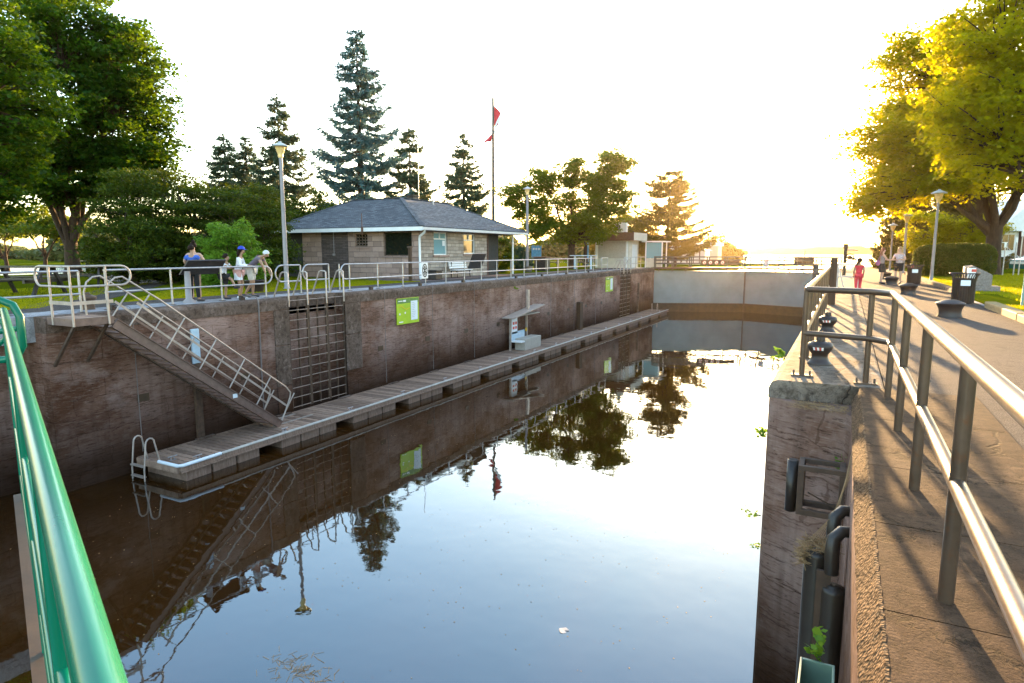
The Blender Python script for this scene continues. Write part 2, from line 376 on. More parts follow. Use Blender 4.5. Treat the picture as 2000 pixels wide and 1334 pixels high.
M = dict(
 wall=m_lockwall(),
 coping=m_concrete('coping_concrete', (.085,.055,.040), (.135,.092,.072), (.21,.155,.13), 1.3, False),
 slab=m_concrete('old_slab_concrete', (.09,.062,.045), (.14,.105,.08), (.23,.185,.15), 1.2),
 slab_sun_brown=m_concrete('sun_brown_slab_concrete', (.042,.020,.010), (.072,.037,.020), (.115,.064,.036), 1.6),  # the sun's orange is put into this slab's brown
 strip=m_concrete('pale_strip_concrete', (.22,.21,.22), (.32,.31,.32), (.42,.41,.42), 1, False),
 asphalt=m_asphalt('grey_asphalt', (.030,.021,.020)),
 paving=m_asphalt('reddish_paving', (.16,.10,.09)),
 grass=m_grass('lawn_grass', (.080,.110,.004), (.15,.155,.006)),
 galv=m_metal('galvanised_pipe', (.42,.40,.41), 0.36, 0.75, 0.18),
 galv_warm=m_metal('weathered_pipe', (.105,.068,.047), 0.32, 0.45, 0.4),
 alu=m_metal('dull_aluminium', (.46,.38,.33), 0.45, 0.5, 0.0),
 dark=simple('dark_iron_paint', (.030,.018,.015), 0.5, 0.1, 0.3, 5, 0.2),
 panel_back=simple('brown_panel_steel', (.035,.027,.024), 0.45, 0.2),
 green=simple('glossy_green_paint', (.001,.125,.068), 0.24, 0.0, 0.12, 3, 0.08, spec=.28, coat=.08),
 pale_green=simple('pale_green_steel', (.16,.25,.19), 0.45, 0, 0.2, 2, .3),
 dock=m_wood('grey_deck_boards', (.20,.12,.08), (.44,.30,.225), (2,14,2)),
 timber=m_wood('brown_timber', (.07,.035,.018), (.14,.075,.04), (10,10,1)),
 yellow_timber=m_wood('yellowish_kerb_timber', (.30,.19,.07), (.48,.33,.14), (9,1.2,9)),
 stone_grey=m_brick('pale_rough_stone', (.50,.42,.35), (.30,.24,.195), (.14,.11,.09), .62, .2, .012, .9, bd=.05, sq=.7),
 stone_pink=m_brick('pinkish_rough_stone', (.44,.30,.25), (.27,.18,.15), (.075,.055,.05), .95, .3, .01, .9, bd=.05, sq=.6),
 stone_dark=m_brick('dark_thin_stone', (.15,.11,.10), (.08,.058,.053), (.03,.022,.02), .5, .1, .01, .9, bd=.03),
 brick=m_brick('red_brown_brick', (.24,.11,.075), (.17,.075,.05), (.16,.12,.10), .22, .07, .008, .5, bd=.01),
 shingle=m_brick('grey_roof_shingles', (.060,.064,.074), (.150,.155,.17), (.025,.027,.03), .34, .07, .010, .6, bd=.02),
 white=simple('white_paint', (.72,.72,.72), 0.45, 0, .06, 3, .05),
 cream=simple('cream_siding', (.55,.50,.42), 0.6, 0, .1, 3, .1),
 shutter=simple('beige_shutter', (.36,.33,.29), 0.5, 0, .1),
 brown=simple('brown_fascia', (.12,.055,.035), 0.55),
 door=simple('beige_door', (.33,.25,.16), 0.5), grey_door=simple('mauve_grey_door', (.17,.15,.155), 0.5),
 glass=m_glass('window_glass'), glass_dark=m_glass('dark_window_glass', (.012,.014,.010), .03),
 glass_cyan=m_glass('pale_blue_window', (.20,.36,.40), .08),
 interior=simple('painted_room_shade', (.03,.03,.028), .9),
 pole=simple('grey_lamp_pole', (.24,.215,.225), 0.5, 0.1, .15, 2),
 amber=simple('amber_lamp_bowl', (.85,.55,.22), 0.3), lampcap=simple('pale_lamp_cap', (.45,.47,.46), .4),
 bark=m_bark('maple_bark', (.022,.012,.008), (.075,.044,.027)), bark2=m_bark('spruce_bark', (.05,.035,.028), (.11,.085,.07)),
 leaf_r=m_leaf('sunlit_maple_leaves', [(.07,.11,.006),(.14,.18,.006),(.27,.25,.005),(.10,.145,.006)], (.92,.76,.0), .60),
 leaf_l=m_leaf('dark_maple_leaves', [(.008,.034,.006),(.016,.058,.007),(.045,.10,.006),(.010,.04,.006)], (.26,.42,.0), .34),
 leaf_c=m_leaf('mid_green_leaves', [(.025,.065,.010),(.055,.105,.010),(.10,.145,.010)], (.40,.42,.01), .4),
 leaf_bright=m_leaf('bright_shrub_leaves', [(.06,.15,.015),(.11,.23,.02),(.16,.29,.03)], (.30,.45,.03), .4),
 needle_blue=m_leaf('blue_spruce_needles', [(.05,.12,.125),(.09,.185,.185),(.14,.24,.23)], (.10,.14,.07), .2, .6),
 needle_green=m_leaf('green_spruce_needles', [(.035,.08,.055),(.065,.115,.07),(.10,.15,.08)], (.18,.18,.05), .25, .6),
 needle_gold=m_leaf('sunlit_pine_needles', [(.06,.07,.022),(.11,.10,.025),(.15,.12,.025)], (.45,.30,.05), .4, .6),
 needle_dark=m_leaf('dark_yew_needles', [(.010,.026,.004),(.026,.052,.006),(.075,.095,.007)], (.24,.28,.0), .25, .6),
 hedge=m_leaf('hedge_leaves', [(.03,.05,.010),(.06,.08,.014),(.09,.11,.018)], (.30,.28,.03), .35),
 far_leaf=m_leaf('far_foliage', [(.05,.075,.03),(.075,.10,.035),(.10,.12,.04)], (.22,.24,.06), .3),
 blade=m_leaf('grass_blades', [(.09,.13,.003),(.15,.18,.004),(.21,.21,.004)], (.70,.62,.0), .5),
 water=m_water('lock_water', (.030,.011,.002), 2.0, ((0.22,0.06,0.3),(1.6,0.025,0.05),(9,0.006,0.012))),
 lake=m_water('lake_water', (.05,.05,.04), 1.45, ((0.5,0.8,0.25),(3,0.6,0.08)), .06),
 gate=simple('grey_gate_steel', (.17,.215,.235), 0.5, 0.1, .18, .6, .15, mode='World'),
 gate_stain=simple('rusty_wet_steel', (.050,.026,.010), 0.6, 0, .4, 3, .3, mode='World'),
 rubber=simple('black_rubber', (.028,.018,.012), 0.42, 0, .3, 4),
 bronze=m_metal('brownish_stringer', (.19,.12,.095), .5, .3, .2), dark_pipe=m_metal('grey_brown_pipe', (.13,.11,.10), .45, .4, .3),
 flag_pole=simple('dark_grey_pole', (.06,.055,.06), .6), rail_dark=simple('dull_brown_pipe', (.10,.085,.07), .6),
 aggregate=m_aggregate('worn_aggregate_edge'), bronze_rung=m_metal('worn_rung_steel', (.36,.27,.22), .4, .4, .3), edge_vinyl=simple('pale_edge_strip', (.50,.46,.41), .5),
 rust=simple('rusty_brown_steel', (.085,.05,.032), 0.65, 0.2, .4, 6, .3),
 skin=simple('skin', (.50,.29,.20), 0.5, 0, .08, 8, .02), skin_dark=simple('tan_skin', (.30,.165,.10), 0.5, 0, .08, 8, .02),
 hair_dark=simple('dark_hair', (.018,.010,.007), 0.75, 0, .3, 40, .5, spec=.1), hair_white=simple('white_hair', (.55,.55,.56), 0.6, 0, .2, 40, .5),
 hair_blond=simple('blond_hair', (.42,.27,.12), 0.5, 0, .25, 40, .5), hair_red=simple('reddish_hair', (.22,.07,.03), 0.5, 0, .3, 40, .5),
 c_blue=simple('blue_cloth', (.035,.10,.42), .85, bs=.3), c_black=simple('black_cloth', (.012,.011,.013), .9, bs=.3),
 c_white=simple('white_cloth', (.68,.68,.72), .9, bs=.3), c_cream=simple('cream_cloth', (.55,.50,.45), .9, bs=.3),
 c_pink=simple('pink_cloth', (.62,.35,.32), .9, bs=.3), c_mauve=simple('mauve_grey_cloth', (.14,.11,.14), .9, bs=.3),
 c_red=simple('red_cloth', (.55,.035,.05), .9, bs=.3), c_grey=simple('grey_cloth', (.22,.18,.18), .9, bs=.3),
 c_floral=simple('floral_cloth', (.42,.36,.40), .9, var=.6, scale=28), c_peach=simple('peach_cloth', (.60,.40,.32), .9, bs=.3),
 c_cap=simple('royal_blue_cap', (.012,.045,.42), .7), shoe=simple('dark_shoe', (.03,.025,.03), .6), c_purple=simple('purple_bag_cloth', (.30,.09,.20), .8),
 red=simple('red_sign_paint', (.55,.06,.04), .45), black=simple('black_paint', (.012,.012,.012), .4),
 board_green=simple('lime_board', (.36,.50,.02), .4, 0, .12, 2, .05), board_dark=simple('dark_green_board', (.10,.22,.05), .4), paper=simple('white_paper', (.66,.70,.74), .5, 0, .03),
 ink=simple('grey_ink', (.25,.28,.30), .6), blue_sign=simple('blue_sign_face', (.10,.33,.60), .4), pale_blue=simple('pale_blue_plate', (.40,.52,.62), .5, 0, .1),
 yellow=simple('yellow_plastic', (.75,.45,.02), .4), hose=simple('grey_hose', (.15,.125,.12), .5), granite=simple('grey_granite', (.17,.14,.125), .7, 0, .35, 18, .3),
 straw=simple('dry_straw', (.30,.18,.08), .8), net=simple('reeds', (.5,.4,.2), .8), hill=m_leaf('far_hill', [(.06,.08,.05),(.08,.10,.06),(.09,.11,.06)], (.1,.1,.05), .1),
 car=simple('teal_car_paint', (.03,.16,.17), .2, .3, .1, coat=.6), signs_white=simple('white_sign', (.75,.75,.75), .4, 0, .03),
)

# ================================================================ the setting
XL, XR = -16.3, -0.73
ZW, ZLAKE, ZD = -4.25, -1.2, -3.85

def sheet(name, polys, z0, z1, m, kind='structure'):
    b = MB()
    for p in polys: b.prism(p, z0, z1)
    return tag(b.build(name, m, origin=(0,0,0)), kind=kind)
def rect(x0, x1, y0, y1): return [(x0,y0),(x1,y0),(x1,y1),(x0,y1)]

b = MB(); b.add([(-18,-300,ZW),(1.0,-300,ZW),(1.0,64.6,ZW),(-18,64.6,ZW)], [(0,1,2,3)])
tag(b.build('lock_water', M['water'], origin=(0,0,0)), kind='structure')
b = MB()
for x0,x1,y0,y1 in ((-5000,-17.6,-3000,7000),(0.9,5000,-3000,7000),(-17.6,0.9,64.4,7000)):
    b.add([(x0,y0,ZLAKE),(x1,y0,ZLAKE),(x1,y1,ZLAKE),(x0,y1,ZLAKE)], [(0,1,2,3)])
tag(b.build('lake_water', M['lake'], origin=(0,0,0)), kind='structure')
b = MB(); b.add([(-19,-300,-8),(2,-300,-8),(2,66,-8),(-19,66,-8)], [(0,1,2,3)])
tag(b.build('lock_floor', M['gate_stain'], origin=(0,0,0)), kind='structure')

island = [(-17.95,-40),(-17.95,66),(-13.5,70),(-12.5,88),(-22,101),(-45,98),(-62,84),(-66,60),(-56,42),(-50,30),(-49,18),(-52,0),(-60,-40)]
sheet('lawn', [island], -2.2, -0.03, M['grass'])
sheet('lawn', [[(3.6,-40),(160,-40),(160,84),(60,90),(14,80),(3.6,76)]], -2.2, 0.05, M['grass'])
sheet('quayside_strip', [rect(-17.95,-16.75,-40,61)], -0.6, 0.0, M['strip'])
sheet('path', [rect(-19.4,-17.955,-40,61)], -0.4, -0.012, M['asphalt'])
sheet('path', [rect(-23.5,-19.405,27.2,38.8), rect(-20.4,-19.405,38.805,61), rect(-40,-19.405,-20,-6)], -0.4, -0.016, M['paving'])
sheet('path', [[(-19.405,8.5),(-19.405,10.5),(-30,20.5),(-48,27),(-48,25.2),(-31,18.7)]], -0.4, -0.018, M['asphalt'])
sheet('path', [rect(0.475,3.6,7.975,76), rect(1.305,3.6,-40,7.97)], -0.6, -0.012, M['asphalt'])

# ---- left lock wall
lw = thing('lock_wall', 'long brown stained concrete lock wall on the far side behind the floating dock', 'lock wall', (XL, 30, ZW))
R1, R2 = (15.15, 17.85), (50.2, 53.2)
b = MB()
poly = [(XL-1.1,-40),(XL-1.1,7.9),(XL,7.9),(XL,R1[0]),(XL-.45,R1[0]),(XL-.45,R1[1]),(XL,R1[1]),(XL,R2[0]),(XL-.45,R2[0]),(XL-.45,R2[1]),(XL,R2[1]),(XL,60.6),(XL-1.2,61.4),(XL-1.2,66),(XL-1.9,66),(XL-1.9,-40)]
b.prism(poly[::-1], -8, -0.38); b.build('wall', M['wall'], lw)
def coping(y0, y1, x, parent, side=1):
    c = MB(); s = side
    pr = [(x-.03*-s if False else x+.03*s,-.377),(x+.03*s,-.10),(x-.01*s,-.035),(x-.08*s,0.0),(x-.5*s,0.0),(x-.5*s,-.377)]
    c.profile(pr if s < 0 else pr[::-1], y0, y1); return c.build('coping', M['coping'], parent)
coping(7.9, R1[0], XL, lw); coping(R1[1], R2[0], XL, lw); coping(R2[1], 60.6, XL, lw); coping(-40, 7.9, XL-1.1, lw)
for y0, y1 in (R1, R2):
    MB().box(XL-.62, XL-.40, y0+.005, y1-.005, -.377, 0.006).build('sill', M['coping'], lw)
for yq0, yq1 in ((R1[0]-.62, R1[0]), (R1[1], R1[1]+.85)):
    for z0, z1 in ((-1.55,-.39),(-2.9,-1.57),(-4.6,-2.92)):
        MB().box(XL-.1, XL+.035, yq0, yq1, z0, z1).build('quoin_block', M['coping'] if z0 > -3 else M['wall'], lw, bevel=.02)
rnd = random.Random(4)
for k in range(13):                                            # mooring pockets: dark plates, the holes' shade put into their colour
    y = 9.9 + k*3.25
    if 14 < y < 18.9: continue
    MB().box(XL-.1, XL+.012, y, y+.32, -2.42, -2.22).build('pocket_shade', M['gate_stain'], lw)

# ---- right lock wall with its gate recess
rw = thing('lock_wall', 'near lock wall with a rounded concrete corner and a deep gate recess', 'lock wall', (0.2, 20, ZW))
b = MB()
pr = [(XR,66),(XR,8.14),(XR+.035,8.04),(XR+.16,7.95),(.10,7.58),(.15,7.45),(.15,-40),(1.0,-40),(1.0,66)]
b.prism(pr, -8, -0.223); b.build('wall', M['wall'], rw)
b = MB()
b.profile([(XR,-.22),(XR,-.10),(XR+.03,-.03),(XR+.10,0),(.47,0),(.47,-.22)][::-1], 8.0, 65.5)
b.build('coping', M['slab'], rw, bevel=0.03)
b = MB()
ys = [-40,-3,-.4,1.35,2.95,3.95,5.05,6.5,7.99]
for i in range(len(ys)-1):
    b.profile([(.155,-.22),(.155,-.15),(.225,0),(1.3,0),(1.3,-.22)][::-1], ys[i]+.004, ys[i+1]-.004)
b.build('slab_edge', M['slab_sun_brown'], rw, bevel=.006)
g = MB(); rq = random.Random(8); n_ = 260; vs_ = []
for i in range(n_+1):
    y = -1+8.9*i/n_; e = .008*rq.random()-.004; f_ = .006*rq.random()
    vs_ += [(.149-f_,y,-.158), (.150-f_+e*.5,y,-.145+e), (.186+e*.6,y,-.074+e*.6), (.219+e,y,.001+f_*.3), (.232+e,y,.003)]
g.add(vs_, [(i*5+k,(i+1)*5+k,(i+1)*5+k+1,i*5+k+1) for i in range(n_) for k in range(4)])
g.build('worn_edge', M['aggregate'], rw)

# ---- kerb along the right lawn
def kerb(y0, y1, x0, x1, m, h, label):
    k = MB(); k.box(x0, x1, y0, y1, -.05, h); tag(k.build('kerb_block', m, bevel=.03), label, 'kerb', 'kerb blocks along the right lawn')
kerb(26.9, 28.2, 3.55, 3.82, M['coping'], .13, 'stubby broken concrete kerb end beside the near litter bin')
y = 28.23; k = 0
while y < 52:
    L = 2.6 if k % 2 else 3.1
    kerb(y, y+L, 3.55, 3.78, M['coping'] if k % 2 else M['slab'], .14, 'long concrete kerb piece edging the right lawn'); y += L+.03; k += 1
kerb(14.5, 17.6, 3.42, 3.68, M['yellow_timber'], .15, 'sunlit yellowish kerb length nearest the camera at the right edge')
kerb(17.64, 21.4, 3.42, 3.70, M['yellow_timber'], .16, 'second sunlit yellowish kerb length, ending before the gap')
b = MB(); b.box(3.5, 3.75, 21.5, 26.8, -.3, .0); tag(b.build('kerb_block', M['strip']), 'flush pale kerb strip in the gap between the raised kerbs', 'kerb')

# ================================================================ far shores
def rng(s): return np.random.default_rng(s)
def blob_trees(seed, items, n_per, size, flat=.7):
    """items: (x,y,z,rx,rz) crown lumps"""
    g = rng(seed); out = []
    for (x,y,z,rx,rz) in items:
        n = int(n_per)
        p = g.normal(size=(n,3)); p /= np.linalg.norm(p,axis=1)[:,None]
        p *= (0.72+0.34*g.random((n,1)))
        c = np.array([x,y,z]) + p*np.array([rx,rx,rz])
        out.append(leaf_quads(g, c, size, .4, .8))
    return np.concatenate(out)
# wooded far bank, left to centre
g = random.Random(11); it = []
for i in range(120):
    px = -60 + i*11.2; t = g.uniform(.0, 1)
    d = 190 + 35*math.sin(i*.21) + g.uniform(-12, 12)
    az = -YAW + math.atan((px-1000)/F_PX)
    h = 5.5+2.5*math.sin(i*.37)+g.uniform(-1.2,1.6)
    if px < 150: h *= .6
    if px > 1200: h *= .75
    it.append((math.sin(az)*d/math.cos(az+YAW), math.cos(az)*d/math.cos(az+YAW), ZLAKE+h*.55, 4.6+g.random()*2, h*.62))
far = soup('far_wood', blob_trees(5, it, 700, 1.5), M['far_leaf']); tag(far, kind='stuff')
poly = []
for i in range(0, 60):
    px = -300 + i*29; az = -YAW + math.atan((px-1000)/F_PX); d = 150/ math.cos(az+YAW) if px > 250 else 125/math.cos(az+YAW)
    poly.append((math.sin(az)*d, math.cos(az)*d))
back = [(x*2.2, y*2.2) for x, y in poly[::-1]]
sheet('far_bank', [poly + back], -1.6, -.85, M['grass'])
# low hills over the lake
b = MB(); prev = None; vsx = []
nseg = 110
for i in range(nseg+1):
    px = 1180 + i*9; az = -YAW + math.atan((px-1000)/F_PX); d = 750
    t = (px-1400)/320
    h = 12 + 7*math.exp(-((px-1600)/130)**2) + 2.0*math.sin(px*.031)+1.3*math.sin(px*.083+1)
    if px > 1675: h *= max(.32, 1-(px-1675)/60)
    h *= .5
    for dd, hh in ((0,0),(5,h*.8),(30,h),(250,h*.6)):
        vsx.append((math.sin(az)*(d+dd), math.cos(az)*(d+dd), ZLAKE+hh-.3))
fs = [(i*4+k, (i+1)*4+k, (i+1)*4+k+1, i*4+k+1) for i in range(nseg) for k in range(3)]
b.add(vsx, fs, 0, True); tag(b.build('hills', M['hill'], origin=(0,0,0)), kind='structure')
# viaduct far right over the lake
br = thing('bridge', 'distant low viaduct crossing the lake beside the spruce', 'bridge', (40, 800, ZLAKE))
def azp(px, d):
    az = -YAW + math.atan((px-1000)/F_PX); return Vector((math.sin(az)*d, math.cos(az)*d, 0))
p0 = azp(1672, 800); p1 = azp(1722, 800)
MB().beam(p0+V(0,0,4.6), p1+V(0,0,4.6), 3, 1.3).build('deck', M['strip'], br)
for i in range(6):
    p = p0.lerp(p1, (i+.5)/6); MB().beam(p+V(0,0,-2), p+V(0,0,4), 1.1, 2.0).build('pier', M['strip'], br)

# ================================================================ lock gates
def leaf_gate(name, label, a, bb, ztop, zbot):
    """steel gate leaf with skin plate and walkway, a hinge -> bb mitre"""
    A = Vector(a); B = Vector(bb); t = thing(name, label, 'lock gate', (a[0], a[1], ZW))
    A3 = lambda z, off=0: Vector((A.x, A.y, z)) + nn*off
    d = (B-A).to_3d().normalized(); nn = Vector((d.y, -d.x, 0))
    if nn.y > 0: nn = -nn                                     # towards the camera side
    P = lambda s, z, o=0: A.to_3d() + d*s + nn*o + V(0,0,z)
    L = (B-A).length
    g = MB(); g.beam(P(0,(ztop+zbot)/2,-.25), P(L,(ztop+zbot)/2,-.25), .5, ztop-zbot, 0); g.build('plate', M['gate'], t)
    g = MB(); g.beam(P(0,(zbot-.06-7)/2,-.26), P(L,(zbot-.06-7)/2,-.26), .46, -.06+zbot+7, 0); g.build('wet_skirt', M['gate_stain'], t)
    g = MB(); g.beam(P(0,zbot-.03,-.22), P(L,zbot-.03,-.22), .50, .06); g.build('rubbing_strip', M['rust'], t)
    g = MB(); g.beam(P(L-.02,(ztop-7)/2,.0), P(L-.02,(ztop-7)/2,-.5), .10, ztop+7); g.build('mitre_post', M['rust'], t)
    # walkway on brackets above
    g = MB(); g.beam(P(0,.02,.0), P(L,.02,.0), 1.0, .05); g.beam(P(0,-.04,.52), P(L,-.04,.52), .05, .16); g.beam(P(0,-.04,-.52), P(L,-.04,-.52), .05, .16); g.build('walkway', M['rust'], t)
    for k in range(7):
        s = .5 + k*(L-1)/6
        g = MB(); g.beam(P(s,-.32,.0), P(s,-.06,.48), .06, .08); g.build('bracket', M['rust'], t)
    for side in (.5, -.5):
        for k in range(6):
            s = .15 + k*(L-.3)/5; MB().tube([P(s,.04,side), P(s,1.02,side)], .055, 6).build('railing_post', M['rail_dark'], t)
        for z in (1.02,.72,.40): MB().tube([P(.1,z,side), P(L-.1,z,side)], .06, 6).build('railing_bar', M['rail_dark'], t)
    return t, P, L
gl, PL, LL = leaf_gate('lock_gate', 'grey steel left leaf of the closed far lock gates', (XL-.2,61.0), (-8.5,64.2), -.30, -3.4)
gr, PR, LR = leaf_gate('lock_gate', 'grey steel right leaf of the closed far lock gates', (XR+.3,61.0), (-8.48,64.2), -.30, -3.4)
def ring(mb, c, r, w, ax1, ax2, n=20, mi=0):
    vs = []; 
    for k in range(n):
        a = 2*math.pi*k/n; dd = Vector(ax1)*math.cos(a) + Vector(ax2)*math.sin(a)
        vs += [Vector(c)+dd*r, Vector(c)+dd*(r-w)]
    mb.add(vs, [(2*k, 2*((k+1)%n), 2*((k+1)%n)+1, 2*k+1) for k in range(n)], mi)
    mb.add(vs, [(2*k, 2*k+1, 2*((k+1)%n)+1, 2*((k+1)%n)) for k in range(n)], mi)
def disc(mb, c, r, ax1, ax2, n=20, mi=0):
    vs = [Vector(c)+Vector(ax1)*r*math.cos(2*math.pi*k/n)+Vector(ax2)*r*math.sin(2*math.pi*k/n) for k in range(n)]
    mb.add(vs, [tuple(range(n))], mi)
# prohibition signs on the gate railings
def sign_row(P, s0, s1, z0, z1, n, label, o=.54, vertical=False):
    c = P((s0+s1)/2, z0, o); t = thing('warning_sign', label, 'sign', c)
    d = (P(s1,0,o)-P(s0,0,o)).normalized(); nrm = (P(0,0,1)-P(0,0,0))
    g = MB(); g.beam(P(s0,(z0+z1)/2,o), P(s1,(z0+z1)/2,o), .02, z1-z0); g.build('plate', M['signs_white'] if vertical else M['rust'], t)
    for k in range(n):
        if vertical: cc = P((s0+s1)/2, z0+(z1-z0)*(k+.5)/n, o+.015); rr = (z1-z0)/n*.42
        else: cc = P(s0+(s1-s0)*(k+.5)/n*.62+.1, (z0+z1)/2, o+.015); rr = (z1-z0)*.40
        g = MB(); disc(g, cc, rr, d, V(0,0,1), mi=0); g.build('symbol_face', M['signs_white'], t)
        g = MB(); ring(g, cc+nrm*.004, rr, rr*.24, d, V(0,0,1)); q = cc+nrm*.005
        g.beam(q-d*rr*.6+V(0,0,rr*.6), q+d*rr*.6-V(0,0,rr*.6), .003, rr*.2, side=nrm); g.build('red_ring', M['red'], t)
        g = MB(); g.beam(cc+nrm*.003-V(0,0,rr*.45), cc+nrm*.003+V(0,0,rr*.35), .002, rr*.4, side=nrm); g.build('symbol', M['black'], t)
sign_row(PL, 4.3, 7.9, .28, .72, 4, 'long reddish board with round prohibition symbols on the left gate railing')
sign_row(PR, 6.1, 6.6, .10, .85, 2, 'small upright white sign with two red circles on the right gate railing', vertical=True)

# near gate: leaf folded in the recess, seen at the bottom right
ng = thing('lock_gate', 'pale green top corner of the open near gate leaf deep in the recess', 'lock gate', (0, 3.4, ZW))
g = MB(); g.box(-.10,-.085,2.2,4.2,-7,-1.08); g.box(-.085,.10,4.18,4.2,-7,-1.08); g.box(.085,.10,2.2,4.18,-7,-1.08); g.build('plate', M['pale_green'], ng, bevel=.004)
g = MB(); g.box(-.083,.083,2.2,4.17,-7,-1.3); g.build('top_web', M['gate_stain'], ng)
fp = thing('gate_fender', 'pair of tall black rubber fenders standing in the gate recess', 'fender', (0,5.3,ZW))
def fender(x, y, r, zt):
    f = MB(); f.lathe([(0,zt),(r*.55,zt),(r*.6,zt-.02),(r*.95,zt-.02),(r,zt-.05),(r,-7.0)][::-1], (x,y,0), 18); return f.build('fender_tube', M['rubber'], fp)
fender(-.055, 5.28, .095, -.80); fender(.075, 5.12, .085, -1.0)
g = MB(); g.beam((.0,5.12,-6), (.0,5.12,-.9), .03, .10, side=V(0,1,0)); g.build('web', M['rust'], fp)
for k, (y, z) in enumerate(((5.12,-.66),(5.40,-.60))):
    g = MB(); g.tube([V(.16,y+.1,z+.06), V(.10,y+.06,z+.07), V(.05,y+.02,z+.02), V(.045,y,z-.10), V(.05,y,z-.25)], [.042,.045,.05,.052,.05], 14); g.build('hinge_knuckle', M['rubber'], fp)
# fender bracket on the pillar
fb = thing('recess_bracket', 'dark steel box bracket with an upright roller bolted to the recess face', 'bracket', (-.15,6.9,-1.6))
g = MB()
def fr(x0,x1,y0,y1,z0,z1): g.box(x0,x1,y0,y1,z0,z1)
y0, y1 = 6.86, 7.18
for yy in (y0, y1-.05):
    fr(-.30,.13,yy,yy+.05,-.70,-.65); fr(-.30,.13,yy,yy+.05,-1.17,-1.11); fr(-.30,-.24,yy,yy+.05,-1.11,-.70); fr(.08,.13,yy,yy+.05,-1.11,-.70)
for xx in (-.30,.08): fr(xx,xx+.05,y0+.05,y1-.05,-.70,-.65); fr(xx,xx+.05,y0+.05,y1-.05,-1.17,-1.11)
g.build('frame', M['rust'], fb, bevel=.004)
g = MB(); g.lathe([(.02,-1.20),(.055,-1.19),(.055,-.64),(.02,-.65)], (-.36,7.0,0), 16); g.build('roller', M['rubber'], fb)
g = MB(); g.tube([V(-.2,6.95,-.95), V(-.02,7.0,-1.05), V(.08,7.0,-1.1)], .008, 5); g.build('rod', M['rust'], fb)
# straw and web caught on the hinge, on the notch
def straw(name, label, boxes, n, seed, L=.12, top=None):
    gg = rng(seed); q = []
    for (x0,x1,y0,y1,z0,z1) in boxes:
        c = gg.random((n,3))*np.array([x1-x0,y1-y0,z1-z0])+np.array([x0,y0,z0])
        d = gg.normal(size=(n,3)); d[:,2] *= .35; d /= np.linalg.norm(d,axis=1)[:,None]; d *= L*(.4+gg.random((n,1)))
        s = np.cross(d, gg.normal(size=(n,3))); s /= np.linalg.norm(s,axis=1)[:,None]; s *= .0018
        q.append(np.stack([c-d/2-s, c-d/2+s, c+d/2+s, c+d/2-s], 1))
    o = soup(name, np.concatenate(q), M['straw']); return tag(o, label, 'debris', None, 'stuff')
straw('dry_grass', 'dry grass on the notch shelf', [(-.45,.12,7.55,7.92,-.215,-.20)], 380, 3, .08)
straw('dry_grass', 'straw tangled over the hinge', [(-.16,.06,5.18,5.40,-.79,-.76),(-.165,-.14,5.18,5.36,-.92,-.78)], 260, 4, .12)
t = thing('cobweb_strands', 'sunlit dry strands stretched from the fender top to the wall edge', 'strands', (0,5.4,-.5))
g = MB()
for k in range(7): g.tube([V(-.14+.02*k,5.25+.02*k,-.76), V(.02+.01*k,5.4+.05*k,-.58), V(.16,5.55+.12*k,-.20)], .0022, 4)
g.build('strand', M['straw'], t)

